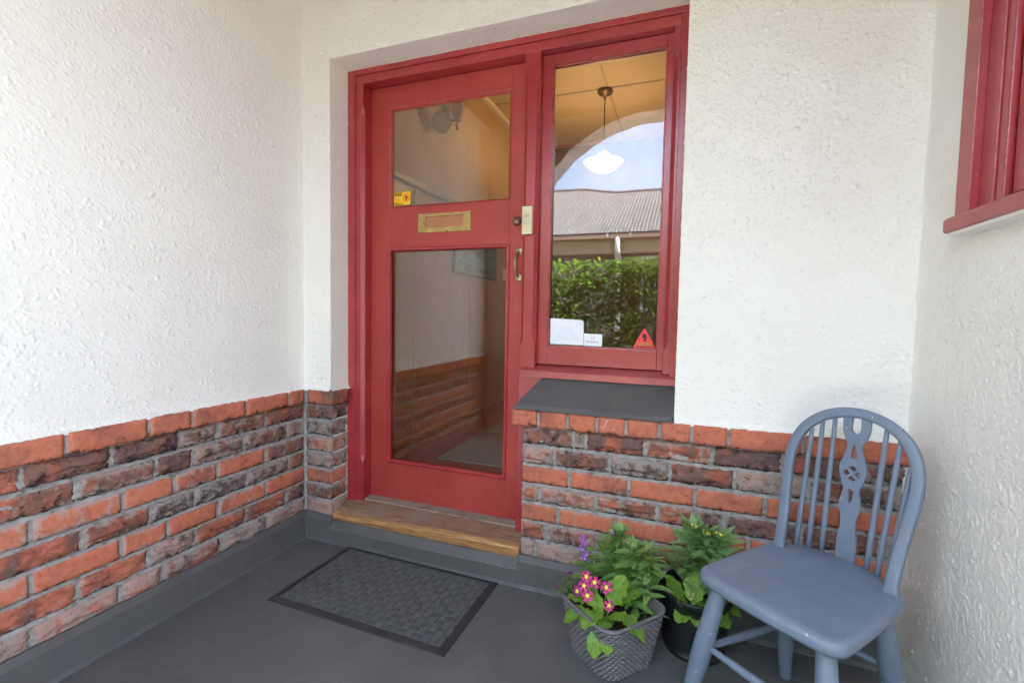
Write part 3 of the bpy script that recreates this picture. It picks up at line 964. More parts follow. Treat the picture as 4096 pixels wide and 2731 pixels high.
# worn line where kerb and floor meet
def worn_line(pts, r_):
    out = []
    for a, b in zip(pts[:-1], pts[1:]):
        n_ = int((Vector(b) - Vector(a)).length / 0.012)
        for i in range(n_):
            q = Vector(a).lerp(Vector(b), i / n_)
            out.append(q + Vector((0.002 * noise.noise(q * 30), 0.002 * noise.noise(q * 30 + Vector((5, 0, 0))), 0)))
    rr = [max(0.0003, r_ * (0.55 + 1.2 * noise.noise(q * 24))) for q in out]
    return tube('worn_edge', out, rr, KERB_LINE, kb, 5)
worn_line([(1.02, -0.0365, 0.0), (XR - 0.03, -0.0365, 0.0)], 0.0022)
worn_line([(0.0365, -0.04, 0.0), (0.0365, -1.1, 0.0)], 0.0011)
worn_line([(1.10, -0.0215, 0.0985), (2.3, -0.0215, 0.0985)], 0.0008)
worn_line([(0.17, -0.0275, 0.065), (1.09, -0.0275, 0.065)], 0.0006)
worn_line([(0.022, -0.022, 0.099), (0.035, -0.035, 0.0)], 0.0008)

# ================================================================== DOOR FRAME WITH SIDE WINDOW
frame = empty('door_frame', (0.9, 0.13, 0.10), 'red gloss timber frame round the front door and side window', 'door frame')
fo = frame.location.copy()
def FB(name, x0, x1, y0, y1, z0, z1, mat=None, bev=0.002, parent=None):
    o = box(name, x0, x1, y0, y1, z0, z1, mat or RED_GLOSS, None, bev)
    o.parent = parent or frame
    o.matrix_parent_inverse = root_matrix(parent or frame).inverted()
    return o
def rep(o, parent):
    o.parent = parent
    o.matrix_parent_inverse = root_matrix(parent).inverted()
    return o

def stop_chamfer(name, sect, a, b, c0, c1, cham=0.014, axis='z'):
    """sect(ch): ring of (p, q) with the chamfer of size ch; runs along the axis a..b, chamfered c0..c1"""
    secs = []
    stops = [(a, 0.0004), (c0, 0.0004), (c0 + 0.012, cham * 0.55), (c0 + 0.035, cham), (c1 - 0.035, cham), (c1 - 0.012, cham * 0.55), (c1, 0.0004), (b, 0.0004)]
    for s, ch in stops:
        ring_ = sect(ch)
        secs.append([(p, q, s) if axis == 'z' else (s, p, q) for p, q in ring_])
    return rep(loft(name, secs, RED_GLOSS, None), frame)

# jambs: outer bead then the chamfered post
Y0, Y1, YD = 0.1185, 0.128, 0.188
FB('outer_bead', 0.150, 0.194, Y0, 0.20, 0.145, 2.1735)
stop_chamfer('jamb', lambda c: [(0.1945, 0.23), (0.1945, Y1), (0.236 - c, Y1), (0.236, Y1 + c), (0.236, 0.23)], 0.150, 2.134, 0.34, 2.035)
FB('outer_bead', 0.150, 1.668, Y0, 0.20, 2.174, 2.204)
FB('head_rail', 0.1945, 1.634, Y1, 0.23, 2.1365, 2.1735)
# chamfered lips of the head above door and window
def lip(x0, x1):
    return stop_chamfer('head_lip', lambda c: [(0.23, 2.136), (Y1 + 0.0005, 2.136), (Y1 + 0.0005, 2.112 + c), (Y1 + c, 2.112), (0.158, 2.112), (0.158, 2.125), (0.23, 2.125)], x0, x1, x0 + 0.05, x1 - 0.05, 0.018, 'x')
# mullion
def mull(c):
    return [(1.036, 0.23), (1.036, Y1 + c), (1.036 + c, Y1 - 0.0005), (1.100 - c, Y1 - 0.0005), (1.100, Y1 + c), (1.100, 0.23)]
stop_chamfer('mullion', mull, 0.852, 2.136, 0.95, 2.05, 0.013)
FB('post_foot', 1.036, 1.180, 0.112, 0.225, 0.140, 0.8195)
# right jamb
stop_chamfer('jamb', lambda c: [(1.6345, 0.23), (1.6345, Y1), (1.612 + c, Y1), (1.612, Y1 + c), (1.612, 0.23)], 0.860, 2.136, 0.95, 2.05)
FB('outer_bead', 1.635, 1.668, Y0, 0.20, 0.849, 2.1735)
# stops that the door closes against
FB('door_stop', 0.2365, 0.2445, 0.226, 0.236, 0.16, 2.13)
# frame sill under the window
o = loft('sill_rail', [[(x, 0.094, 0.820), (x, 0.094, 0.844), (x, 0.098, 0.849), (x, 0.165, 0.864), (x, 0.24, 0.866), (x, 0.24, 0.820)] for x in (1.052, 1.664)], RED_SILL, None)
rep(o, frame)
# threshold
secs = []
n_ = 60
for i in range(n_ + 1):
    x = 0.163 + (1.094 - 0.163) * i / n_
    k = i / n_
    zf = 0.124 + 0.024 * min(1, k * 1.6) + 0.002 * noise.noise(Vector((x * 12, 0, 4)))
    wr = 0.002 * noise.noise(Vector((x * 30, 2, 4)))
    secs.append([(x, 0.18, 0.085), (x, -0.001 + wr, 0.1005), (x, -0.006 + wr, zf - 0.013), (x, -0.001 + wr, zf - 0.004), (x, 0.010 + wr, zf + 0.001),
                 (x, 0.05, 0.142 + 0.007 * k), (x, 0.145, 0.152), (x, 0.18, 0.152)])
rep(loft('threshold', secs, TIMBER, None), frame)
o = loft('weather_strip', [[(x, 0.142, 0.1525), (x, 0.145, 0.157), (x, 0.185, 0.1615), (x, 0.23, 0.1615), (x, 0.23, 0.14), (x, 0.142, 0.14)] for x in (0.206, 1.036)], TIMBER_G, None)
rep(o, frame)

# side window sash
sash = FB('sash_stile', 1.1005, 1.143, 0.166, 0.205, 0.868, 2.134)
FB('sash_stile', 1.586, 1.6115, 0.166, 0.205, 0.868, 2.134)
FB('sash_rail', 1.1435, 1.5855, 0.1665, 0.205, 2.092, 2.134)
FB('sash_rail', 1.1435, 1.5855, 0.1645, 0.205, 0.868, 0.944)
# glazing beads
for x0, x1, z0, z1 in ((1.143, 1.1475, 0.944, 2.092), (1.5815, 1.586, 0.944, 2.092), (1.1475, 1.5815, 0.944, 0.9485), (1.1475, 1.5815, 2.0865, 2.092)):
    FB('glazing_bead', x0, x1, 0.170, 0.186, z0, z1, RED_GLOSS, 0.001)
FB('pane', 1.1476, 1.5814, 0.1875, 0.1915, 0.9486, 2.0864, GLASS, 0)

# ================================================================== FRONT DOOR
door = empty('front_door', (0.24, 0.20, 0.155), 'matt red front door with two glass panes and brass fittings', 'door')
def DB(name, *a, mat=None, bev=0.002):
    return FB(name, *a, mat=mat or RED_DOOR, bev=bev, parent=door)
DL, DR, DZ0, DZ1 = 0.2375, 1.0335, 0.162, 2.1335
GX0, GX1 = 0.352, 0.944
U0, U1, W0, W1 = 1.580, 2.024, 0.357, 1.364
DB('stile', DL, GX0 - 0.012, YD, 0.226, DZ0, DZ1, bev=0.003)
DB('stile', GX1 + 0.012, DR, YD, 0.226, DZ0, DZ1, bev=0.003)
e = 0.0005
DB('rail', GX0 - 0.012 + e, GX1 + 0.012 - e, YD + e, 0.225, U1 + 0.012, DZ1, bev=0.0008)
DB('rail', GX0 - 0.012 + e, GX1 + 0.012 - e, YD + e, 0.225, W1 + 0.012, U0 - 0.012, bev=0.0008)
DB('rail', GX0 - 0.012 + e, GX1 + 0.012 - e, YD + e, 0.225, DZ0, W0 - 0.012, bev=0.0008)
def bead(name, x0, x1, z0, z1, prof, mat):
    """mitred moulding round a rectangle; prof: (inset, y)"""
    secs = []
    for cx, cz, sx, sz in ((x0, z0, 1, 1), (x1, z0, -1, 1), (x1, z1, -1, -1), (x0, z1, 1, -1)):
        secs.append([(cx + sx * i_, y_, cz + sz * i_) for i_, y_ in prof])
    n2 = len(prof)
    V = [q for s in secs for q in s]
    F = []
    for s in range(4):
        s2 = (s + 1) % 4
        for k in range(n2):
            k2 = (k + 1) % n2
            F.append((s * n2 + k, s2 * n2 + k, s2 * n2 + k2, s * n2 + k2))
    o = mesh_obj(name, V, F, mat, None)
    bm = bmesh.new(); bm.from_mesh(o.data)
    bmesh.ops.recalc_face_normals(bm, faces=bm.faces[:]); bm.to_mesh(o.data); bm.free()
    return rep(o, door)
bead('glazing_bead', GX0 - 0.012, GX1 + 0.012, W0 - 0.012, W1 + 0.012, [(-0.004, 0.19), (-0.004, 0.181), (0.001, 0.177), (0.007, 0.178), (0.011, 0.184), (0.0125, 0.194), (0.0, 0.200)], RED_GLOSS)
bead('glazing_bead', GX0 - 0.012, GX1 + 0.012, U0 - 0.012, U1 + 0.012, [(0.0005, 0.189), (0.010, 0.197), (0.012, 0.202), (0.0005, 0.203)], RED_DOOR)
DB('pane', GX0 - 0.008, GX1 + 0.008, 0.2035, 0.2075, U0 - 0.008, U1 + 0.008, mat=GLASS_D, bev=0)
DB('pane', GX0 - 0.008, GX1 + 0.008, 0.2035, 0.2075, W0 - 0.008, W1 + 0.008, mat=GLASS_D, bev=0)
# letter plate
lx0, lx1, lz0, lz1 = 0.502, 0.773, 1.445, 1.533
def rect_ring(x0, x1, z0, z1, y_):
    return [(x0, y_, z0), (x1, y_, z0), (x1, y_, z1), (x0, y_, z1)]
ix0, ix1, iz0, iz1 = lx0 + 0.038, lx1 - 0.039, lz0 + 0.0235, lz1 - 0.0155
rings = [rect_ring(lx0, lx1, lz0, lz1, 0.1885), rect_ring(lx0, lx1, lz0, lz1, 0.1845), rect_ring(lx0 + 0.0015, lx1 - 0.0015, lz0 + 0.0015, lz1 - 0.0015, 0.183),
         rect_ring(ix0 - 0.001, ix1 + 0.001, iz0 - 0.001, iz1 + 0.001, 0.183), rect_ring(ix0, ix1, iz0, iz1, 0.184), rect_ring(ix0, ix1, iz0, iz1, 0.1895)]
V = [q for r_ in rings for q in r_]
F = [(a * 4 + k, a * 4 + (k + 1) % 4, a * 4 + 4 + (k + 1) % 4, a * 4 + 4 + k) for a in range(5) for k in range(4)]
o = mesh_obj('letter_plate', V, F, BRASS, None)
bm = bmesh.new(); bm.from_mesh(o.data); bmesh.ops.recalc_face_normals(bm, faces=bm.faces[:]); bm.to_mesh(o.data); bm.free()
rep(o, door)
DB('letter_flap', ix0 + 0.0015, ix1 - 0.0015, 0.1868, 0.1879, iz0 + 0.0015, iz1 - 0.0015, mat=COPPER, bev=0.0004)
# lock cylinder
def disc_y(name, cx, y, cz, prof, mat, parent, seg=28):
    """lathe about the y axis looking to -y; prof: (radius, depth towards -y)"""
    V, F = [], []
    for (r_, d_) in prof:
        for k in range(seg):
            a = 2 * math.pi * k / seg
            V.append((cx + r_ * math.cos(a), y - d_, cz + r_ * math.sin(a)))
    for i in range(len(prof) - 1):
        for k in range(seg):
            k2 = (k + 1) % seg
            F.append((i * seg + k, i * seg + k2, (i + 1) * seg + k2, (i + 1) * seg + k))
    n0 = (len(prof) - 1) * seg
    F.append(tuple(range(n0, n0 + seg)))
    o = mesh_obj(name, V, F, mat, None, smooth=True)
    return rep(o, parent)
lk = disc_y('lock', 0.990, YD, 1.476, [(0.0205, 0), (0.0205, 0.004), (0.018, 0.008), (0.0155, 0.0085), (0.014, 0.0055), (0.0085, 0.005)], BRASS_DARK, door)
disc_y('lock_barrel', 0.990, YD - 0.004, 1.472, [(0.0078, 0), (0.0078, 0.004), (0.007, 0.0048)], BRASS_DULL, door, 20)
FB('keyway', 0.9892, 0.9908, 0.1785, 0.1793, 1.468, 1.4765, BLACK, 0, door)
# pull handle
hd = rep(empty('handle'), door)
hx = 1.003
for hz in (1.348, 1.234):
    rep(disc_y('handle_rose', hx, YD, hz, [(0.0165, 0), (0.0165, 0.003), (0.014, 0.0045), (0.006, 0.006), (0.001, 0.006)], BRASS_DULL, hd), hd)
    for dx, dz in ((0, 0.0105), (-0.0095, -0.003), (0.0095, -0.003)):
        s_ = 1 if hz > 1.3 else -1
        rep(disc_y('screw', hx + dx, YD - 0.003, hz + s_ * dz, [(0.0027, 0), (0.0027, 0.0012), (0.001, 0.002)], BRASS_DARK, hd, 12), hd)
pts, rr = [], []
for i in range(15):
    k = i / 14
    pts.append((hx - 0.006 * math.sin(math.pi * k), YD - 0.005 - 0.030 * math.sin(math.pi * k) ** 0.7, 1.344 - 0.106 * k))
    rr.append(0.0045 + 0.0025 * math.sin(math.pi * k))
rep(tube('handle_grip', pts, rr, BRASS_DULL, None, 14), hd)

# ================================================================== door bell, stickers
bell = empty('doorbell_button', (1.061, Y1, 1.46), 'cream plastic wireless doorbell button beside the lock', 'doorbell')
FB('case', 1.040, 1.084, 0.106, Y1 - 0.0006, 1.404, 1.518, BEIGE, 0.004, bell)
FB('button', 1.0475, 1.0725, 0.1045, 0.1065, 1.473, 1.484, BEIGE_B, 0.0012, bell)
FB('indicator', 1.0585, 1.063, 0.1052, 0.1066, 1.490, 1.4918, BLACK, 0, bell)
FB('case_joint', 1.0402, 1.0838, 0.1055, 0.1066, 1.4683, 1.4689, BEIGE_B, 0, bell)
for k in range(7):
    z_ = 1.444 + k * 0.0031
    FB('grille_slot', 1.0425, 1.0815, 0.1054, 0.1066, z_, z_ + 0.0009, BEIGE_B, 0, bell)

def text_mesh(name, body, size, loc, mat, parent, depth=0.0004, sx=1.0, bold=0.0):
    cu = D.curves.new('t', 'FONT')
    cu.body = body
    cu.size = size
    cu.offset = bold
    cu.extrude = depth
    to = D.objects.new('t', cu)
    COL.objects.link(to)
    dg = bpy.context.evaluated_depsgraph_get()
    dg.update()
    me = D.meshes.new_from_object(to.evaluated_get(dg))
    me.name = name
    D.objects.remove(to)
    # text plane xy -> world xz, looking to -y
    for v_ in me.vertices:
        x, y, z = v_.co
        v_.co = (loc[0] + x * sx, loc[1] - z, loc[2] + y)
    me.materials.clear()
    me.materials.append(mat)
    o = D.objects.new(name, me)
    COL.objects.link(o)
    return rep(o, parent)

def plate(name, pts, y0, y1, mat, parent):
    """flat shape in xz; front face at y0 (towards the viewer)"""
    n2 = len(pts)
    V = [(x, y0, z) for x, z in pts] + [(x, y1, z) for x, z in pts]
    F = [tuple(range(n2)), tuple(range(2 * n2 - 1, n2 - 1, -1))]
    for k in range(n2):
        k2 = (k + 1) % n2
        F.append((k, n2 + k, n2 + k2, k2))
    o = mesh_obj(name, V, F, mat, None)
    bm = bmesh.new(); bm.from_mesh(o.data)
    bmesh.ops.recalc_face_normals(bm, faces=bm.faces[:]); bm.to_mesh(o.data); bm.free()
    return rep(o, parent) if parent is not None else o

def rrect(x0, x1, z0, z1, r_, n2=5):
    out = []
    for cx, cz, a0 in ((x1 - r_, z0 + r_, -90), (x1 - r_, z1 - r_, 0), (x0 + r_, z1 - r_, 90), (x0 + r_, z0 + r_, 180)):
        for i in range(n2 + 1):
            a = rad(a0 + 90 * i / n2)
            out.append((cx + r_ * math.cos(a), cz + r_ * math.sin(a)))
    return out
def annulus(name, cx, cz, r0, r1, y0, mat, parent, seg=32):
    V, F = [], []
    for k in range(seg):
        a = 2 * math.pi * k / seg
        for r_ in (r0, r1):
            V.append((cx + r_ * math.cos(a), y0, cz + r_ * math.sin(a)))
    for k in range(seg):
        k2 = (k + 1) % seg
        F.append((2 * k, 2 * k + 1, 2 * k2 + 1, 2 * k2))
    return rep(mesh_obj(name, V, F, mat, None), parent)

# yellow burglar sticker in the corner of the upper pane
YS = 0.2030
sx0, sx1, sz0, sz1 = 0.3545, 0.4495, 1.5825, 1.648
st = empty('sticker', (sx0, YS, sz0), 'yellow burglar warning sticker in the corner of the upper door pane', 'sticker')
plate('backing', rrect(sx0, sx1, sz0, sz1, 0.003), YS - 0.0002, YS + 0.0003, BLACK, st)
plate('panel', rrect(sx0 + 0.0015, sx1 - 0.0015, sz0 + 0.0015, sz1 - 0.0015, 0.0025), YS - 0.0006, YS - 0.00025, STICK_Y, st)
yl = YS - 0.0010
for body, size, z_, b_ in (('BURGLAR', 0.0104, 1.6365, 0.00035), ('BEWARE!', 0.0104, 1.6275, 0.00035), ('INSTANT', 0.0063, 1.5935, 0.0002), ('IDENTIFICATION!', 0.0063, 1.5870, 0.0002)):
    text_mesh('lettering', body, size, (sx0 + 0.004, yl, z_), BLACK, st, 0.0002, 0.95, b_)
for body, z_ in (('ARTICLES ON', 1.6165), ('THESE PREMISES', 1.6105), ('ARE MARKED FOR', 1.6045)):
    text_mesh('lettering', body, 0.0046, (sx0 + 0.004, yl, z_), GOLD_P, st, 0.0002, 0.9)
ccx, ccz = sx1 - 0.0245, sz0 + 0.0345
annulus('ban_ring', ccx, ccz, 0.0150, 0.0187, yl - 0.0002, STICK_R, st)
a = rad(-38)
dx, dz = math.cos(a), math.sin(a)
plate('ban_bar', [(ccx - dx * 0.016 - dz * 0.0017, ccz - dz * 0.016 + dx * 0.0017), (ccx + dx * 0.016 - dz * 0.0017, ccz + dz * 0.016 + dx * 0.0017),
                  (ccx + dx * 0.016 + dz * 0.0017, ccz + dz * 0.016 - dx * 0.0017), (ccx - dx * 0.016 + dz * 0.0017, ccz - dz * 0.016 - dx * 0.0017)], yl - 0.0006, yl - 0.0003, STICK_R, st)
plate('figure', [(ccx + q * 0.001, ccz + s * 0.001) for q, s in ((-9, 5), (-4, 9), (1, 9), (3, 11), (6, 9), (6, 6), (9, 4), (13, 6), (13, 4), (9, 1), (6, 2), (4, 0), (2, -4), (5, -8), (6, -12), (3, -12), (1, -8), (-2, -6), (-4, -11), (-9, -12), (-9, -10), (-6, -9), (-6, -3), (-2, 1), (-3, 4))], yl - 0.0002, yl, BLACK, st)

# window cards (behind the glass surface by a hair, as stuck on)
YW = 0.1868
cd1 = empty('window_card', (1.15, YW, 0.953), 'large blank white card with clipped corner inside the side window', 'card')
plate('sheet', [(1.150, 0.9535), (1.2925, 0.9535), (1.2925, 1.0495), (1.2850, 1.0570), (1.152, 1.0625), (1.150, 1.0605)], YW - 0.0004, YW, WHITE_P, cd1)
plate('faint_shape', [(1.16, 0.968), (1.283, 0.968), (1.240, 1.030), (1.203, 1.030)], YW - 0.00065, YW - 0.0005, PALE_P, cd1)
cd2 = empty('window_card', (1.295, YW, 0.951), 'small white card lettered Smokefree inside the side window', 'card')
plate('sheet', [(1.2945, 0.9515), (1.3695, 0.9505), (1.3695, 1.0005), (1.2945, 1.002)], YW - 0.0004, YW, WHITE_P, cd2)
text_mesh('lettering', 'Smokefree', 0.0118, (1.3058, YW - 0.0007, 0.9655), GREY_P, cd2, 0.0002, 0.95, 0.0001)
plate('small_print', [(1.302, 0.9563), (1.359, 0.9555), (1.359, 0.9562), (1.302, 0.9570)], YW - 0.0007, YW - 0.0005, PALE_P, cd2)
annulus('ban_ring', 1.3305, 0.9862, 0.0088, 0.0100, YW - 0.0007, PINK_P, cd2)
plate('ban_bar', [(1.3243, 0.9932), (1.3375, 0.9800), (1.3367, 0.9792), (1.3235, 0.9924)], YW - 0.0010, YW - 0.0008, PINK_P, cd2)
plate('cigarette', [(1.3235, 0.9845), (1.3295, 0.9845), (1.3295, 0.9862), (1.3235, 0.9862)], YW - 0.0013, YW - 0.0011, BLACK, cd2)
plate('cigarette', [(1.3325, 0.9845), (1.3370, 0.9845), (1.3370, 0.9862), (1.3325, 0.9862)], YW - 0.0013, YW - 0.0011, BLACK, cd2)
tri = empty('sticker', (1.538, YW, 0.95), 'red triangular alarm sticker in the corner of the side window', 'sticker')
def rtri(cx, z0, wd, ht, r_):
    out = []
    P3 = [(cx - wd / 2 + r_ * 1.7, z0 + r_), (cx + wd / 2 - r_ * 1.7, z0 + r_), (cx, z0 + ht - r_ * 2.0)]
    for (px, pz), a0 in zip(P3, (150, 270, 30)):
        for i in range(7):
            a = rad(a0 + 120 * i / 6)
            out.append((px + r_ * math.cos(a), pz + r_ * math.sin(a)))
    return out
plate('sheet', rtri(1.536, 0.9495, 0.090, 0.084, 0.0055), YW - 0.0004, YW, STICK_T, tri)
yt = YW - 0.0007
plate('figure', [(1.536 + q * 0.001, 0.95 + s * 0.001) for q, s in ((-8, 60), (-6, 62), (-5, 57), (2, 58), (7, 56), (7, 50), (5, 46), (12, 45), (8, 42), (6, 36), (9, 32), (5, 28), (-1, 29), (-3, 34), (0, 38), (-4, 42), (-13, 43), (-6, 46), (-7, 52))], yt - 0.0002, yt, BLACK, tri)
plate('underline', [(1.506, 0.9555), (1.570, 0.9555), (1.570, 0.9585), (1.506, 0.9585)], yt - 0.0002, yt, BLACK, tri)
for q in (-25, -19, -13, -7, 0, 9, 16, 22):
    plate('lettering', rrect(1.536 + q * 0.001, 1.536 + q * 0.001 + 0.0048, 0.9605, 0.9725, 0.0008, 2), yt - 0.0002, yt, GOLD_P, tri)

# ================================================================== WINDOW IN THE RIGHT WALL
sw = empty('casement_window', (XR, -0.7, 1.33), 'red casement window cut by the top right edge of the photo', 'window')
def SB(name, *a, mat=None, bev=0.002):
    return FB(name, *a, mat=mat or RED_GLOSS, bev=bev, parent=sw)
SB('casing', 2.300, 2.40, -0.302, -0.243, 1.334, 2.24)
SB('casing', 2.300, 2.40, -1.30, -1.241, 1.334, 2.24)
SB('casing', 2.3005, 2.40, -1.2405, -0.3025, 2.185, 2.2395)
SB('jamb', 2.318, 2.41, -0.356, -0.3025, 1.334, 2.1845)
SB('jamb', 2.322, 2.41, -0.392, -0.3565, 1.334, 2.1845)
SB('jamb_bead', 2.316, 2.33, -0.398, -0.3925, 1.334, 2.1845, bev=0.0025)
SB('sash_stile', 2.328, 2.372, -0.462, -0.4045, 1.352, 2.17)
SB('sash_stile', 2.328, 2.372, -1.235, -1.175, 1.352, 2.17)
SB('sash_rail', 2.3285, 2.372, -1.1745, -0.4625, 1.352, 1.42)
SB('sash_rail', 2.3285, 2.372, -1.1745, -0.4625, 2.11, 2.17)
SB('pane', 2.350, 2.354, -1.1745, -0.4625, 1.42, 2.11, mat=GLASS, bev=0)
o = loft('sill', [[(2.288, y_, 1.297), (2.284, y_, 1.302), (2.284, y_, 1.326), (2.289, y_, 1.3335), (2.41, y_, 1.345), (2.41, y_, 1.297)] for y_ in (-0.232, -1.32)], RED_SILL, None)
rep(o, sw)
SB('sill_underside', 2.290, 2.40, -1.31, -0.246, 1.2885, 1.2965, mat=STUCCO_FAR, bev=0.001)
SB('room_blind', 2.45, 2.47, -1.3, -0.25, 1.3, 2.25, mat=simple('dark_blind', (0.05, 0.04, 0.035), 0.9))

# ================================================================== HALL BEHIND THE DOOR
HF = 0.140
hall = empty('hall_floor', (0, 0, 0), kind='structure')
box('subfloor', -0.1, 2.1, 0.242, 3.5, HF - 0.06, HF - 0.022, simple('dark_subfloor', (0.03, 0.012, 0.006), 0.8), hall)
for k in range(25):
    y_ = 0.235 + k * 0.13
    box('floor_board', -0.02, 2.03, y_, y_ + 0.1285, HF - 0.02, HF, BOARD_WOOD, hall, 0.0012, 1)
rug = box('rug', 0.225, 0.86, 0.885, 2.9, HF + 0.001, HF + 0.011, None, None, 0.003)
t = NT('grey_rug_pile')
sp = t.noise(330, 3, 0.8)
rug.data.materials.append(t.bsdf(t.mix(t.ramp(sp, 0.35, 0.68), (0.24, 0.245, 0.24), (0.46, 0.465, 0.455)), 0.95, t.bump(sp, 0.6, 0.003)))
tag(rug, 'grey pile runner on the hall floor seen through the door glass', 'rug')
HW = empty('hall_wall', (-0.02, 1.8, HF), 'hall side wall with dark timber panelling under cream plaster, behind the door glass', 'wall')
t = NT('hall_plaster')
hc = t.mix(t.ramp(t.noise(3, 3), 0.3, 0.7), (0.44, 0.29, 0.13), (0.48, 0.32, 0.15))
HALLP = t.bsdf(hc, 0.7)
def HB(name, *a, mat=None, bev=0.0, parent=None):
    return FB(name, *a, mat=mat or PANEL_WOOD, bev=bev, parent=parent or HW)
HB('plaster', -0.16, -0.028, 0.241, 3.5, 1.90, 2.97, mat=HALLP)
ys_ = [0.245, 0.985, 1.845, 2.70, 3.40]
for a, b in zip(ys_[:-1], ys_[1:]):
    HB('panel', -0.05, -0.022, a + 0.002, b - 0.002, 0.22, 1.90)
for y_ in ys_[1:-1]:
    HB('batten', -0.0215, -0.0125, y_ - 0.007, y_ + 0.007, 0.225, 1.895, mat=HALLP, bev=0.002)
HB('skirting', -0.03, -0.006, 0.245, 3.40, HF + 0.001, 0.222, mat=RAIL_WOOD, bev=0.003)
HB('plate_rail', -0.03, 0.010, 0.245, 3.40, 1.9005, 1.938, mat=wood('dark_rail', (0.09, 0.035, 0.012), (0.19, 0.08, 0.025), 0.4, (14, 2, 14)), bev=0.004)
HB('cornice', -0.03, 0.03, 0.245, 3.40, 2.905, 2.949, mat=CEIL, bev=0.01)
hw2 = empty('hall_wall', (1, 3.4, HF), 'dim end wall of the hall seen through the side window', 'wall')
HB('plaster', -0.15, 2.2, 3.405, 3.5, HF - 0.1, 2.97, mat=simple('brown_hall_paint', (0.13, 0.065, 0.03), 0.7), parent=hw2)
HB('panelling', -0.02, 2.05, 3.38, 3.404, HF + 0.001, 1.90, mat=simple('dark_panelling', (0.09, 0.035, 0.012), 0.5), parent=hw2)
HB('cornice', -0.02, 2.05, 3.375, 3.4045, 2.925, 2.9505, mat=RAIL_WOOD, parent=hw2, bev=0.003)
hw3 = empty('hall_wall', (2.03, 1.8, HF), 'hall wall opposite the panelling, hidden behind the side window', 'wall')
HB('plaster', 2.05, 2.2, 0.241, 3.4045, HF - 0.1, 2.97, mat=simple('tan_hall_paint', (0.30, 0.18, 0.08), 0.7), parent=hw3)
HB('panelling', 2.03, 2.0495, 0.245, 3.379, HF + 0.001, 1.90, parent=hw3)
# ceiling of sheets with cover strips
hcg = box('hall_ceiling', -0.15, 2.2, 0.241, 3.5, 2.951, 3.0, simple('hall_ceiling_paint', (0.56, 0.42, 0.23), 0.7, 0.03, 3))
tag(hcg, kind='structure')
STRIP = simple('cover_strip', (0.42, 0.34, 0.22), 0.7)
for a in ((-0.02, 2.05, 2.225, 2.245), (1.015, 1.031, 0.245, 3.40)):
    o = box('cover_strip', a[0], a[1], a[2], a[3], 2.943 if a[1] > 2 else 2.9445, 2.9515, STRIP, hcg, 0.002)

# pendant lamp, lit
LX, LY = 0.998, 2.262
pl = empty('pendant_lamp', (LX, LY, 2.95), 'lit glass bowl pendant lamp hanging in the hall behind the side window', 'lamp')
zz = lambda z_: z_ - 2.95
lathe('ceiling_rose', [(0.0, zz(2.8905)), (0.012, zz(2.891)), (0.02, zz(2.902)), (0.055, zz(2.918)), (0.066, zz(2.930)), (0.060, zz(2.9425)), (0.0, zz(2.9425))], BRASS_DARK, pl, 28)
lathe('hook', [(0.011, zz(2.886)), (0.013, zz(2.882)), (0.011, zz(2.878)), (0.009, zz(2.882)), (0.011, zz(2.886))], BRASS_DARK, pl, 14)
t = NT('lamp_glass')
em = t.n('ShaderNodeEmission', {'Color': (1.0, 0.80, 0.58), 'Strength': 0.03})
lw = t.n('ShaderNodeLayerWeight', {'Blend': 0.5})
df = t.n('ShaderNodeBsdfTranslucent', {'Color': (0.40, 0.36, 0.30)})
ads = t.n('ShaderNodeAddShader')
t.t.links.new(em.outputs[0], ads.inputs[0]); t.t.links.new(df.outputs[0], ads.inputs[1])
t.t.links.new(ads.outputs[0], t.out.inputs['Surface'])
LAMPG = t.m
ratio = (LY + 1.72) / (1.3 + 1.72)
bz = 2.280            # underside of the bowl
prof = []
for i in range(15):
    a = rad(90 * i / 14)
    q = i / 14
    prof.append((0.001 + 0.160 * q, zz(bz + 0.086 * q ** 2.2)))
prof.append((0.150, zz(bz + 0.0885)))
lathe('bowl', prof, LAMPG, pl, 64)
rodz = bz + 0.135
tube('rod', [(0, 0, zz(rodz)), (0, 0, zz(2.892))], 0.0045, BRASS_DARK, pl, 8)
lathe('gallery', [(0.02, zz(rodz - 0.012)), (0.05, zz(rodz - 0.008)), (0.05, zz(rodz)), (0.012, zz(rodz + 0.012))], BRASS_DULL, pl, 24)
for k in range(3):
    a = 2 * math.pi * k / 3 + 0.5
    tube('bowl_arm', [(0.02 * math.cos(a), 0.02 * math.sin(a), zz(rodz)), (0.15 * math.cos(a), 0.15 * math.sin(a), zz(bz + 0.114))], 0.002, BRASS_DULL, pl, 6)
ld = D.lights.new('lamp_bulb', 'POINT')
ld.energy = 2.6
ld.color = (1.0, 0.68, 0.36)
ld.shadow_soft_size = 0.06
lo_ = D.objects.new('lamp_bulb', ld)
lo_.location = (0, 0, zz(bz + 0.12))
link(lo_, pl)

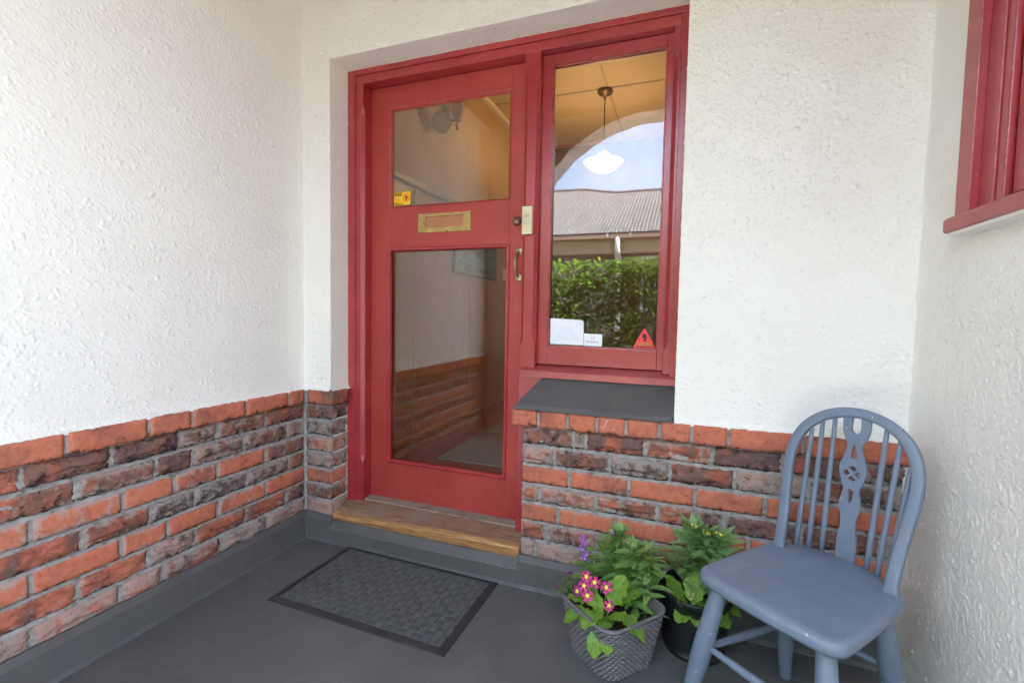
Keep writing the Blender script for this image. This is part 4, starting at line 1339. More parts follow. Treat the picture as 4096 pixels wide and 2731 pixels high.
# wall lamp, painting, switch in the hall
sc = empty('wall_lamp', (-0.02, 1.45, 2.5), 'dim brown wall lamp high on the hall wall behind the upper pane', 'lamp')
LBROWN = simple('brown_glass', (0.46, 0.30, 0.135), 1.0)
rep(tube('bracket', [(-0.026, 1.45, 2.52), (0.03, 1.45, 2.50), (0.05, 1.45, 2.46), (0.05, 1.45, 2.44)], 0.012, LBROWN, None), sc)
rep(tube('arm', [(0.03, 1.45, 2.49), (0.05, 1.38, 2.455), (0.05, 1.30, 2.44)], 0.011, LBROWN, None), sc)
rep(tube('shade', [(0.05, 1.315, 2.44), (0.05, 1.28, 2.43), (0.05, 1.235, 2.41), (0.05, 1.205, 2.40)], [0.018, 0.034, 0.062, 0.075], LBROWN, None, 20), sc)
rep(tube('shade', [(0.05, 1.455, 2.50), (0.05, 1.46, 2.54), (0.05, 1.465, 2.59), (0.05, 1.47, 2.63)], [0.02, 0.045, 0.062, 0.055], LBROWN, None, 20), sc)
pa = empty('painting', (-0.02, 1.8, 1.5), 'dark teal painting hung on the hall panelling behind the lower pane', 'painting')
HB('stretcher_frame', -0.0115, 0.010, 1.50, 2.36, 1.39, 1.72, mat=simple('dark_frame', (0.03, 0.02, 0.015), 0.5), parent=pa, bev=0.003)
t = NT('teal_canvas')
wv = t.noise(3.5, 5, 0.6, vec=t.scaled(t.pos(), (1, 1, 4)), dist=1.2)
pc2 = t.mix(t.ramp(wv, 0.35, 0.6), (0.02, 0.05, 0.06), (0.09, 0.21, 0.23))
pc2 = t.mix(t.ramp(t.noise(6, 4, vec=t.scaled(t.pos(), (1, 1, 5))), 0.6, 0.72), pc2, (0.30, 0.19, 0.09))
HB('canvas', 0.0105, 0.013, 1.515, 2.345, 1.405, 1.705, mat=t.bsdf(pc2, 0.5), parent=pa)
swt = empty('light_switch', (-0.02, 2.63, 1.47), 'white light switch plate on the hall panelling', 'switch')
HB('plate', -0.0218, -0.013, 2.60, 2.672, 1.415, 1.53, mat=WHITE_P, parent=swt, bev=0.002)
HB('rocker', -0.0128, -0.008, 2.628, 2.645, 1.46, 1.485, mat=PALE_P, parent=swt, bev=0.001)

# ================================================================== DOORMAT
mat_o = empty('doormat', (0.6465, -0.253, 0.0), 'grey ribbed doormat with black rubber border in front of the door', 'doormat', rot=(0, 0, rad(-1.2)))
ML, MW, MB_ = 0.745, 0.437, 0.026
V, F = [], []
for hx_, hy_, z_ in ((ML / 2, MW / 2, 0.0015), (ML / 2 - 0.002, MW / 2 - 0.002, 0.004), (ML / 2 - MB_ + 0.003, MW / 2 - MB_ + 0.003, 0.0095), (ML / 2 - MB_, MW / 2 - MB_, 0.0095), (ML / 2 - MB_ - 0.001, MW / 2 - MB_ - 0.001, 0.003)):
    V += [(-hx_, -hy_, z_), (hx_, -hy_, z_), (hx_, hy_, z_), (-hx_, hy_, z_)]
for i in range(4):
    for k in range(4):
        k2 = (k + 1) % 4
        F.append((i * 4 + k, i * 4 + k2, i * 4 + 4 + k2, i * 4 + 4 + k))
F.append((16, 17, 18, 19))
mesh_obj('rubber_border', V, F, RUBBER, mat_o)
rr_ = 0.002
lx, ly = ML - 2 * MB_ - 0.004, MW - 2 * MB_ - 0.004
nu, nv = int(lx / rr_) + 1, int(ly / rr_) + 1
rng = np.random.default_rng(9)
uu = np.arange(nu) * rr_; vv = np.arange(nv) * rr_
cw, chh = 0.0305, 0.0295
ci = np.floor(uu / cw).astype(int)[None, :]; cj = np.floor(vv / chh).astype(int)[:, None]
fu = (uu / cw % 1)[None, :] * np.ones((nv, 1)); fv = (vv / chh % 1)[:, None] * np.ones((1, nu))
chk = ((ci + cj) % 2) == 0
rib = np.where(chk, np.abs(np.sin(np.pi * 3 * fv)), np.abs(np.sin(np.pi * 3 * fu))) ** 0.45
gap = np.minimum(np.minimum(fu, 1 - fu) * cw, np.minimum(fv, 1 - fv) * chh) / 0.0032
rib = rib * np.clip(gap, 0.25, 1)
h = 0.0030 + 0.0080 * rib + 0.0024 * (rng.random((nv, nu)) - 0.5) + 0.002 * vnoise(nv, nu, 60, rng)
Pm = np.stack([np.repeat((uu - lx / 2)[None], nv, 0), np.repeat((vv - ly / 2)[:, None], nu, 1), h], -1)
grid_mesh('ribbed_pile', Pm, None, FIBRE, mat_o, smooth=False)

# ================================================================== CHAIR
TH = rad(-39)
chair = empty('kitchen_chair', (1.8805 + 0.01 * math.cos(TH), -0.494 + 0.01 * math.sin(TH), 0), 'blue painted wheelback kitchen chair standing in the corner', 'chair', rot=(0, 0, TH))
SH = 0.41
# seat: rounded outline, soft edge, dished top
out = []
def arc(cx, cy, r_, a0, a1, n2):
    return [(cx + r_ * math.cos(rad(a0 + (a1 - a0) * i / n2)), cy + r_ * math.sin(rad(a0 + (a1 - a0) * i / n2))) for i in range(n2 + 1)]
HWF, HWB = 0.176, 0.166
out += arc(-HWF + 0.042, 0.006, 0.042, 180, 265, 6)
out += [(-0.09, -0.040), (-0.04, -0.043), (0.0, -0.044), (0.04, -0.043), (0.09, -0.040)]
out += arc(HWF - 0.042, 0.006, 0.042, 275, 360, 6)
out += [(HWF + 0.001, 0.08), (HWF, 0.15), (HWB + 0.006, 0.22), (HWB + 0.002, 0.27)]
out += arc(HWB - 0.05, 0.292, 0.05, 0, 62, 5)
out += [(0.10, 0.362), (0.05, 0.384), (0.0, 0.391), (-0.05, 0.384), (-0.10, 0.362)]
out += arc(-HWB + 0.05, 0.292, 0.05, 118, 180, 5)
out += [(-HWB - 0.002, 0.27), (-HWB - 0.006, 0.22), (-HWF, 0.15), (-HWF - 0.001, 0.08)]
cen = Vector((0, 0.17))
def ringat(s, z_, drop=0.0):
    r_ = []
    for (x, y) in out:
        d = Vector((x, y)) - cen
        L_ = d.length
        k = (L_ - s) / L_ if s < 1 else 0
        q = cen + d * k
        r_.append((q.x, q.y, z_))
    return r_
secs = []
for s, z_ in ((0.012, SH - 0.036), (0.004, SH - 0.034), (0.0, SH - 0.026), (0.0, SH - 0.014), (0.003, SH - 0.006), (0.010, SH - 0.001), (0.022, SH)):
    secs.append(ringat(s, z_))
V = [q for s in secs for q in s]
n2 = len(out)
F = []
for i in range(len(secs) - 1):
    for k in range(n2):
        k2 = (k + 1) % n2
        F.append((i * n2 + k, i * n2 + k2, (i + 1) * n2 + k2, (i + 1) * n2 + k))
base = len(V) - n2
# dished rings
prev_b = base
for f_ in (0.82, 0.62, 0.42, 0.2):
    nb_ = len(V)
    for k in range(n2):
        x, y, z_ = secs[-1][k]
        q = cen + (Vector((x, y)) - cen) * f_
        dish = 0.0075 * (1 - f_ ** 2) * max(0, min(1, (0.34 - q.y) / 0.1))
        V.append((q.x, q.y, SH - dish))
    for k in range(n2):
        k2 = (k + 1) % n2
        F.append((prev_b + k, prev_b + k2, nb_ + k2, nb_ + k))
    prev_b = nb_
F.append(tuple(range(prev_b, prev_b + n2)))
F.append(tuple(range(n2 - 1, -1, -1)))
seat = mesh_obj('seat', V, F, CHAIR, chair, smooth=True)
# bow: raked hoop
RK = rad(15)
def bowpt(u_, v_):
    return Vector((u_, 0.297 + v_ * math.sin(RK), SH + v_ * math.cos(RK)))
bow_c = [(-0.136, -0.02), (-0.137, 0.03), (-0.1405, 0.10), (-0.1475, 0.17), (-0.1535, 0.235), (-0.152, 0.285), (-0.141, 0.33), (-0.119, 0.368), (-0.085, 0.398), (-0.045, 0.416), (0.0, 0.422)]
bow_c = bow_c + [(-x, y) for x, y in bow_c[-2::-1]]
# resample
bp_ = []
for i in range(len(bow_c) - 1):
    a = bow_c[max(i - 1, 0)]; b = bow_c[i]; c_ = bow_c[i + 1]; d = bow_c[min(i + 2, len(bow_c) - 1)]
    for k in range(4):
        s = k / 4
        f = lambda p0, p1, p2, p3: 0.5 * ((2 * p1) + (-p0 + p2) * s + (2 * p0 - 5 * p1 + 4 * p2 - p3) * s * s + (-p0 + 3 * p1 - 3 * p2 + p3) * s ** 3)
        bp_.append((f(a[0], b[0], c_[0], d[0]), f(a[1], b[1], c_[1], d[1])))
bp_.append(bow_c[-1])
secs = []
nrm = Vector((0, math.cos(RK), -math.sin(RK)))
for i, (x, y) in enumerate(bp_):
    a = Vector(bp_[max(i - 1, 0)]); b = Vector(bp_[min(i + 1, len(bp_) - 1)])
    t2 = (b - a).normalized()
    inn = Vector((t2.y, -t2.x))
    hw_ = 0.0138; dp_ = 0.0098
    if i < 3 or i > len(bp_) - 4: hw_ = 0.0160
    ring_ = []
    for k in range(12):
        an = 2 * math.pi * k / 12 + 0.26
        ca, sa = math.cos(an), math.sin(an)
        ca = math.copysign(abs(ca) ** 0.4, ca); sa = math.copysign(abs(sa) ** 0.4, sa)
        p2 = bowpt(x + inn.x * hw_ * ca, y + inn.y * hw_ * ca) + nrm * dp_ * sa
        ring_.append(p2)
    secs.append(ring_)
loft('bow', secs, CHAIR, chair, smooth=True)
# spindles
for (sx, sy), (tx, tv) in (((-0.114, 0.345), (-0.108, 0.357)), ((-0.086, 0.358), (-0.083, 0.385)), ((-0.056, 0.369), (-0.053, 0.402)),
                           ((0.056, 0.369), (0.072, 0.398)), ((0.085, 0.356), (0.105, 0.376)), ((0.112, 0.340), (0.136, 0.333))):
    a = Vector((sx, sy, SH - 0.008)); b = bowpt(tx, tv)
    pts = [a.lerp(b, i / 8) for i in range(9)]
    tube('spindle', pts, [0.0068, 0.0070, 0.0072, 0.0073, 0.0072, 0.007, 0.0066, 0.0062, 0.0058], CHAIR, chair, 12)
# splat with wheel piercing: boolean free, built as a filled outline with holes
prof = [(0.0, 0.0225), (0.06, 0.0235), (0.10, 0.019), (0.118, 0.0175), (0.135, 0.020), (0.16, 0.026), (0.18, 0.0245), (0.205, 0.0195), (0.215, 0.0195), (0.235, 0.026), (0.262, 0.0325), (0.285, 0.031), (0.31, 0.023), (0.332, 0.018), (0.345, 0.0195), (0.36, 0.026), (0.38, 0.032), (0.405, 0.0335), (0.419, 0.0335)]
def smooth_prof(pr, n2=4):
    o2 = []
    for i in range(len(pr) - 1):
        a = pr[max(i - 1, 0)]; b = pr[i]; c_ = pr[i + 1]; d = pr[min(i + 2, len(pr) - 1)]
        for k in range(n2):
            s = k / n2
            f = lambda p0, p1, p2, p3: 0.5 * ((2 * p1) + (-p0 + p2) * s + (2 * p0 - 5 * p1 + 4 * p2 - p3) * s * s + (-p0 + 3 * p1 - 3 * p2 + p3) * s ** 3)
            o2.append((f(a[0], b[0], c_[0], d[0]), f(a[1], b[1], c_[1], d[1])))
    o2.append(pr[-1])
    return o2
sp_ = smooth_prof(prof)
cu = D.curves.new('splat_c', 'CURVE')
cu.dimensions = '2D'
cu.fill_mode = 'BOTH'
cu.extrude = 0.0042
def spline(pts):
    s = cu.splines.new('POLY')
    s.points.add(len(pts) - 1)
    for q, pt in zip(s.points, pts):
        q.co = (pt[0], pt[1], 0, 1)
    s.use_cyclic_u = True
# slot at the top open to the bow
outl = [(-w_, v_) for v_, w_ in sp_] 
slot = [(-0.0105, 0.419), (-0.0115, 0.395), (-0.0105, 0.383), (-0.006, 0.3755), (0.0, 0.3735), (0.006, 0.3755), (0.0105, 0.383), (0.0115, 0.395), (0.0105, 0.419)]
outl = outl + slot + [(w_, v_) for v_, w_ in sp_[::-1]]
spline(outl)
spline([(-0.0075, 0.302), (0.0075, 0.302), (0.0062, 0.318), (0.0035, 0.3375), (0.0, 0.340), (-0.0035, 0.3375), (-0.0062, 0.318)])
spline([(0.0075, 0.212), (-0.0075, 0.212), (-0.0062, 0.196), (-0.0035, 0.1745), (0.0, 0.172), (0.0035, 0.1745), (0.0062, 0.196)])
for k in range(4):
    a = rad(90 * k)
    wedge = [(0.006, 0.0), (0.011, -0.0075), (0.0165, -0.0095), (0.0205, -0.006), (0.0215, 0.0), (0.0205, 0.006), (0.0165, 0.0095), (0.011, 0.0075)]
    spline([(x * math.cos(a) - y * math.sin(a), 0.258 + x * math.sin(a) + y * math.cos(a)) for x, y in wedge])
tmp = D.objects.new('splat_t', cu)
COL.objects.link(tmp)
dg = bpy.context.evaluated_depsgraph_get(); dg.update()
me = D.meshes.new_from_object(tmp.evaluated_get(dg))
D.objects.remove(tmp)
me.name = 'splat'
for v_ in me.vertices:
    x, y, z = v_.co
    a = Vector((x, 0.376, SH - 0.006)); b = bowpt(0, 0.408)
    k = y / 0.419
    c_ = a.lerp(b, k)
    v_.co = (x + 0.002, c_.y + z, c_.z)
me.materials.clear(); me.materials.append(CHAIR)
o = D.objects.new('splat', me); link(o, chair)
# legs and stretchers
LEGS = {'fl': ((-0.128, 0.020), (-0.190, -0.032)), 'fr': ((0.122, 0.022), (0.172, -0.030)), 'bl': ((-0.112, 0.285), (-0.118, 0.333)), 'br': ((0.128, 0.275), (0.148, 0.372))}
def legpt(k, z_):
    (tx, ty), (bx, by) = LEGS[k]
    s = 1 - z_ / 0.385
    return Vector((tx + (bx - tx) * s, ty + (by - ty) * s, z_))
for k in LEGS:
    pts, rr = [], []
    for z_, r_ in ((0.385, 0.0185), (0.34, 0.0205), (0.29, 0.0225), (0.24, 0.0245), (0.20, 0.0255), (0.17, 0.0255), (0.13, 0.0235), (0.08, 0.0205), (0.04, 0.018), (0.008, 0.0165), (0.0, 0.0155)):
        pts.append(legpt(k, z_)); rr.append(r_)
    tube('leg', pts, rr, CHAIR, chair, 18)
for a, b, z0, z1 in (('fl', 'fr', 0.198, 0.198), ('fl', 'bl', 0.185, 0.175), ('fr', 'br', 0.185, 0.175), ('bl', 'br', 0.205, 0.205)):
    p0, p1 = legpt(a, z0), legpt(b, z1)
    pts = [p0.lerp(p1, i / 8) for i in range(9)]
    tube('stretcher', pts, [0.0072, 0.0082, 0.0095, 0.0105, 0.011, 0.0105, 0.0095, 0.0082, 0.0072], CHAIR, chair, 12)

# ================================================================== PLANTER BASKET AND POTS
BZ = 0.178
basket = empty('planter_basket', (1.499, -0.264, 0), 'square grey woven plastic basket planter with pink primroses', 'planter', rot=(0, 0, rad(-40)))
def rsq(half, r_, s):
    """point on a rounded square, s in 0..1"""
    per = 4 * (2 * (half - r_)) + 2 * math.pi * r_
    d = s * per
    ang = 0
    side = 2 * (half - r_)
    for q in range(4):
        if d < side:
            x, y, nx_, ny_ = -half + r_ + d, -half, 0, -1
            break
        d -= side
        if d < math.pi * r_ / 2:
            a = -math.pi / 2 + d / r_
            x, y, nx_, ny_ = half - r_ + r_ * math.cos(a), -half + r_ + r_ * math.sin(a), math.cos(a), math.sin(a)
            break
        d -= math.pi * r_ / 2
        ang += 1
    c_, s_ = math.cos(ang * math.pi / 2), math.sin(ang * math.pi / 2)
    return x * c_ - y * s_, x * s_ + y * c_, nx_ * c_ - ny_ * s_, nx_ * s_ + ny_ * c_
V, F = [], []
n2 = 120
for k, (hf, z_) in enumerate(((0.094, 0.0015), (0.097, 0.004), (0.1205, BZ - 0.008))):
    for i in range(n2):
        x, y, _, _ = rsq(hf, 0.05, i / n2)
        V.append((x, y, z_))
for k in range(2):
    for i in range(n2):
        i2 = (i + 1) % n2
        F.append((k * n2 + i, k * n2 + i2, (k + 1) * n2 + i2, (k + 1) * n2 + i))
F.append(tuple(range(n2 - 1, -1, -1)))
mesh_obj('inner_shell', V, F, simple('dark_rattan_plastic', (0.06, 0.055, 0.06), 0.6), basket, smooth=True)
# woven strands: each strand shows as a slanted bead between two stakes
NR, COLS = 18, 46
V, F = [], []
for r_ in range(NR):
    tz = (r_ + 0.5) / NR
    half = 0.0975 + 0.0245 * tz
    for c_ in range(COLS):
        s0 = ((c_ + 0.5 * (r_ % 2)) / COLS) % 1.0
        ns_ = 8
        b0 = len(V)
        for i in range(ns_ + 1):
            q = i / ns_ - 0.5
            x, y, nx_, ny_ = rsq(half, 0.05, (s0 + q * 1.22 / COLS) % 1.0)
            z_ = 0.004 + tz * (BZ - 0.016) + q * 0.0034
            thick = max(0.05, math.cos(math.pi * q * 0.96)) ** 0.6
            lift = 0.0002 + 0.0046 * math.cos(math.pi * q) ** 1.0
            for k in range(6):
                a = 2 * math.pi * k / 6
                rn, rz = 0.0027 * thick * math.cos(a), 0.0042 * thick * math.sin(a)
                V.append((x + nx_ * (lift + rn), y + ny_ * (lift + rn), z_ + rz))
        for i in range(ns_):
            for k in range(6):
                k2 = (k + 1) % 6
                F.append((b0 + i * 6 + k, b0 + i * 6 + k2, b0 + (i + 1) * 6 + k2, b0 + (i + 1) * 6 + k))
o = mesh_obj('woven_side', V, F, RATTAN, basket, smooth=True)
o['kind'] = 'stuff'
secs = []
V, F = [], []
n2 = 120
for k, (hf, z_) in enumerate(((0.124, BZ - 0.012), (0.128, BZ - 0.008), (0.1285, BZ - 0.002), (0.126, BZ), (0.120, BZ), (0.118, BZ - 0.003), (0.110, 0.09))):
    for i in range(n2):
        x, y, _, _ = rsq(hf, 0.05, i / n2)
        V.append((x, y, z_))
for k in range(6):
    for i in range(n2):
        i2 = (i + 1) % n2
        F.append((k * n2 + i, k * n2 + i2, (k + 1) * n2 + i2, (k + 1) * n2 + i))
mesh_obj('rim', V, F, RATTAN, basket, smooth=True)
def soil_disc(name, fn, zc, parent, amp=0.006, seed=1):
    V, F = [(0, 0, zc + amp)], []
    n2, nr = 60, 16
    for r_ in range(1, nr + 1):
        for i in range(n2):
            x, y = fn(i / n2)
            x *= r_ / nr; y *= r_ / nr
            V.append((x, y, zc + amp * 1.4 * noise.fractal(Vector((x * 60 + seed, y * 60, 1)), 0.8, 2, 4)))
    for i in range(n2):
        F.append((0, 1 + i, 1 + (i + 1) % n2))
    for r_ in range(nr - 1):
        for i in range(n2):
            i2 = (i + 1) % n2
            F.append((1 + r_ * n2 + i, 1 + (r_ + 1) * n2 + i, 1 + (r_ + 1) * n2 + i2, 1 + r_ * n2 + i2))
    return mesh_obj(name, V, F, SOIL, parent, smooth=True)
soil_disc('soil', lambda s: rsq(0.114, 0.05, s)[:2], 0.125, basket)

def nursery_pot(loc, r0, r1, hh, label):
    pot = empty('nursery_pot', loc, label, 'pot')
    prof = [(0.0, 0.004), (r0 - 0.012, 0.004), (r0 - 0.006, 0.0), (r0, 0.003), (r0 + 0.002, 0.016), (r0 - 0.001, 0.018)]
    prof += [(r0 + (r1 - r0) * k / 6, 0.018 + (hh - 0.04) * k / 6) for k in range(1, 7)]
    prof += [(r1 + 0.005, hh - 0.020), (r1 + 0.006, hh - 0.003), (r1 + 0.004, hh), (r1, hh), (r1 - 0.002, hh - 0.004), (r1 - 0.008, hh - 0.08)]
    lathe('wall', prof, BLACK_PLASTIC, pot, 48)
    soil_disc('soil', lambda s: ((r1 - 0.006) * math.cos(2 * math.pi * s), (r1 - 0.006) * math.sin(2 * math.pi * s)), hh - 0.035, pot, 0.005, 4)
    return pot
nursery_pot((1.748, -0.128, 0), 0.094, 0.108, 0.20, 'large black plastic nursery pot between basket and blue chair')
nursery_pot((1.478, -0.185, 0.100), 0.045, 0.050, 0.098, 'small black plastic pot standing inside the basket at the back')

# ================================================================== PLANTS
def leaf_mesh(name, L, Wd, mat, shape='lance', curl=0.25, crinkle=0.0, cup=0.25, nu=10, nv=4, seed=0):
    """leaf along +x from the origin, face up +z"""
    V, F, UV = [], [], []
    for i in range(nu + 1):
        s = i / nu
        if shape == 'lance':
            w_ = (math.sin(math.pi * min(1, s ** 0.75)) ** 0.85) * 0.5 * (0.9 if s < 0.5 else 1.0) + 0.04 * (1 - s)
        elif shape == 'obovate':
            w_ = 0.5 * max(0.07, math.sin(math.pi * min(1.0, s ** 1.45)) ** 0.62 if 0 < s < 1 else 0.0)
            if s < 0.25: w_ = max(w_ * s / 0.25, 0.05)
            if s == 1: w_ = 0.10
        else:
            w_ = 0.5 * math.sin(math.pi * s) ** 0.7
        for j in range(nv + 1):
            q = (j / nv - 0.5) * 2
            y = q * w_ * Wd
            x = L * s
            z = -curl * L * s * s + cup * abs(y) * (1 - 0.4 * s)
            if crinkle:
                vein = math.sin((s * 9 - abs(q) * 1.7) * math.pi * 1.0)
                z += crinkle * (0.55 * vein * abs(q) + noise.noise(Vector((s * 7 + seed, q * 3, seed))))
                y *= 1 + 0.10 * math.sin(s * 23 + seed) * abs(q)
            V.append((x, y, z))
            UV.append((j / nv, s))
    for i in range(nu):
        for j in range(nv):
            a = i * (nv + 1) + j
            F.append((a, a + nv + 1, a + nv + 2, a + 1))
    me = D.meshes.new(name)
    me.from_pydata(V, [], F)
    uvl = me.uv_layers.new(name='UVMap')
    for lp in me.loops:
        uvl.data[lp.index].uv = UV[lp.vertex_index]
    me.shade_smooth()
    me.materials.append(mat)
    return me
PR = random.Random(21)
STOCK_M = [leaf_mesh('leaf', 1.0, 0.38, LEAF_STOCK, 'lance', c_, 0.0, 0.3) for c_ in (0.05, 0.22, 0.42)]
STOCK_P = [leaf_mesh('leaf', 1.0, 0.34, LEAF_STOCK2, 'lance', c_, 0.0, 0.3) for c_ in (0.02, 0.18, 0.35)]
PRIM_M = [leaf_mesh('leaf', 1.0, 0.66, LEAF_PRIM, 'obovate', c_, 0.045, 0.25, 16, 8, k) for k, c_ in enumerate((0.1, 0.3, 0.55))]
FINE_M = [leaf_mesh('leaf', 1.0, 0.2, LEAF_FINE, 'lance', 0.15, 0, 0.2, 5, 2)]
def put_leaf(parent, me, loc, az, el, size, roll=0.0, name='leaf'):
    o = D.objects.new(name, me)
    o.location = loc
    o.rotation_euler = (Matrix.Rotation(az, 3, 'Z') @ Matrix.Rotation(-el, 3, 'Y') @ Matrix.Rotation(roll, 3, 'X')).to_euler()
    o.scale = (size, size, size)
    return link(o, parent)
def stock_stem(parent, pts, meshes, size, n_leaf, crown=9, dens_from=0.15):
    """wiry stem with whorls of narrow leaves; pts in world, parent at the origin of rotation 0"""
    off = parent.location
    P3 = [Vector(p) - off for p in pts]
    # resample
    line = []
    for i in range(len(P3) - 1):
        for k in range(6):
            line.append(P3[i].lerp(P3[i + 1], k / 6))
    line.append(P3[-1])
    tube('stem', line, [0.0032 - 0.0016 * i / len(line) for i in range(len(line))], STEM, parent, 7)
    for k in range(n_leaf):
        s = dens_from + (1 - dens_from) * (k / n_leaf) ** 0.85
        p = line[min(len(line) - 1, int(s * (len(line) - 1)))]
        sz = size * (1.15 - 0.45 * s) * PR.uniform(0.75, 1.2)
        put_leaf(parent, PR.choice(meshes), p, k * 2.4 + PR.uniform(-0.3, 0.3), PR.uniform(0.0, 0.55) + 0.25 * s, sz, PR.uniform(-0.3, 0.3))
    for k in range(crown):
        put_leaf(parent, PR.choice(meshes[:2]), line[-1] - Vector((0, 0, 0.004)), k * 2.4, PR.uniform(0.5, 1.15), size * PR.uniform(0.4, 0.7), PR.uniform(-0.3, 0.3))
    return line[-1]

def petal_flower(parent, loc, size, mat, n_p=5, eye=True, tilt=(0, 0)):
    """primrose: notched petals, yellow star eye; looks up and towards the path"""
    fl_ = D.objects.new('flower', None)
    fl_.empty_display_size = 0.01
    link(fl_, parent)
    fl_.location = loc
    fl_.rotation_euler = (Matrix.Rotation(tilt[1], 3, 'Y') @ Matrix.Rotation(tilt[0], 3, 'X') @ Matrix.Rotation(PR.uniform(0, 6), 3, 'Z')).to_euler()
    V, F = [], []
    for k in range(n_p):
        a0 = 2 * math.pi * k / n_p
        b0 = len(V)
        prof_ = [(0.12, 0.0), (0.45, 0.20), (0.78, 0.40), (1.0, 0.30), (0.90, 0.0)]
        ring_ = [(r_, w_) for r_, w_ in prof_] + [(r_, -w_) for r_, w_ in prof_[-2:0:-1]]
        for r_, w_ in ring_:
            x, y = r_ * size, w_ * size
            V.append((x * math.cos(a0) - y * math.sin(a0), x * math.sin(a0) + y * math.cos(a0), size * (0.10 * math.sin(r_ * 3) + 0.06 * w_ + 0.01 * k)))
        F.append(tuple(range(b0, b0 + len(ring_))))
    mesh_obj('petals', V, F, mat, fl_)
    if eye:
        V, F = [], []
        for k in range(10):
            r_ = size * (0.46 if k % 2 == 0 else 0.26)
            a0 = 2 * math.pi * k / 10
            V.append((r_ * math.cos(a0), r_ * math.sin(a0), size * 0.14))
        V.append((0, 0, size * 0.10))
        for k in range(10):
            F.append((k, (k + 1) % 10, 10))
        mesh_obj('eye', V, F, YELLOW, fl_)
    return fl_

def blob(name, loc, r_, mat, parent, seg=8, sq=1.0):
    V, F = [], []
    n2 = 5
    prof_ = [(r_ * math.sin(math.pi * i / n2), -r_ * math.cos(math.pi * i / n2) * sq) for i in range(n2 + 1)]
    prof_[0] = (r_ * 0.05, prof_[0][1]); prof_[-1] = (r_ * 0.05, prof_[-1][1])
    return lathe(name, prof_, mat, parent, seg, loc)

# stock in the small pot and the basket soil
sk1 = empty('stock_plant', (1.478, -0.185, 0.165), 'leafy purple flowering stock plant at the back of the basket', 'plant')
e1 = stock_stem(sk1, [(1.462, -0.190, 0.165), (1.415, -0.205, 0.20), (1.404, -0.205, 0.245), (1.397, -0.205, 0.285)], STOCK_M, 0.062, 22, 4)
# flower spike
for k in range(13):
    z_ = 0.262 + 0.0056 * k
    a = k * 2.4
    rr_ = 0.012 - 0.0055 * k / 13
    fpt = Vector((1.395 + rr_ * math.cos(a) - 0.0003 * k, -0.205 + rr_ * math.sin(a), z_)) - sk1.location
    f_ = petal_flower(sk1, fpt, 0.0125 - 0.003 * k / 13, LILAC, 4, False, (math.sin(a) * -0.9, math.cos(a) * 0.9))
tip = Vector((1.391, -0.205, 0.338)) - sk1.location
blob('bud', tip, 0.005, LILAC, sk1)
e2 = stock_stem(sk1, [(1.472, -0.190, 0.165), (1.482, -0.178, 0.22), (1.492, -0.172, 0.29), (1.502, -0.170, 0.345)], STOCK_M, 0.084, 48, 14)
for dx, dz, r_, m_ in ((-0.016, 0.012, 0.006, LILAC), (-0.024, 0.018, 0.004, BUD), (-0.03, 0.020, 0.0035, BUD), (-0.020, 0.022, 0.0035, BUD)):
    blob('bud', e2 + Vector((dx, -0.01, dz - 0.004)), r_, m_, sk1)
e3 = stock_stem(sk1, [(1.492, -0.195, 0.165), (1.530, -0.205, 0.22), (1.552, -0.215, 0.275), (1.558, -0.218, 0.325)], STOCK_M, 0.084, 48, 12)
for k in range(5):
    blob('bud', e3 + Vector((0.007 * math.cos(k * 1.3), 0.006 * math.sin(k * 1.3), 0.012 + 0.003 * (k % 3))), 0.0042, BUD, sk1)
sk2 = empty('stock_plant', (1.590, -0.238, 0.125), 'stock plant with pale buds and bare stem at the right of the basket', 'plant')
stock_stem(sk2, [(1.600, -0.235, 0.125), (1.604, -0.222, 0.20), (1.606, -0.208, 0.265), (1.597, -0.200, 0.318)], STOCK_M, 0.072, 38, 12, 0.3)
e4 = Vector((1.597, -0.200, 0.330)) - sk2.location
for k in range(7):
    blob('bud', e4 + Vector((0.009 * math.cos(k * 1.1), 0.007 * math.sin(k * 1.1), 0.003 * (k % 3))), 0.0042, BUD if k % 3 else PINK_P, sk2)
e5 = stock_stem(sk2, [(1.585, -0.240, 0.125), (1.560, -0.250, 0.175), (1.552, -0.255, 0.215)], STOCK_M, 0.075, 14, 5)

# alyssum: cushion of fine leaves
al = empty('alyssum_plant', (1.372, -0.275, 0.15), 'small fine leaved alyssum cushion at the left corner of the basket', 'plant')
for k in range(26):
    a = PR.uniform(0, 6.283); el = PR.uniform(0.35, 1.5)
    L_ = PR.uniform(0.045, 0.082)
    tipv = Vector((math.cos(a) * math.cos(el) * L_ * 0.85 - 0.012, math.sin(a) * math.cos(el) * L_ * 0.85, math.sin(el) * L_))
    tube('stem', [(0, 0, 0), tipv * 0.5 + Vector((0, 0, 0.006)), tipv], [0.001, 0.0009, 0.0007], STEM, al, 5)
    for j in range(9):
        s = 0.4 + 0.6 * j / 8
        put_leaf(al, FINE_M[0], tipv * s, a + j * 2.2, PR.uniform(0.2, 0.9), PR.uniform(0.012, 0.020))
for v3 in ((-0.02, 0.0, 0.088), (0.012, -0.02, 0.062), (-0.045, -0.02, 0.045), (-0.01, 0.02, 0.08)):
    for k in range(5):
        blob('floret', Vector(v3) + Vector((PR.uniform(-0.006, 0.006), PR.uniform(-0.006, 0.006), PR.uniform(-0.003, 0.004))), 0.0032, DEEP_P, al, 6)

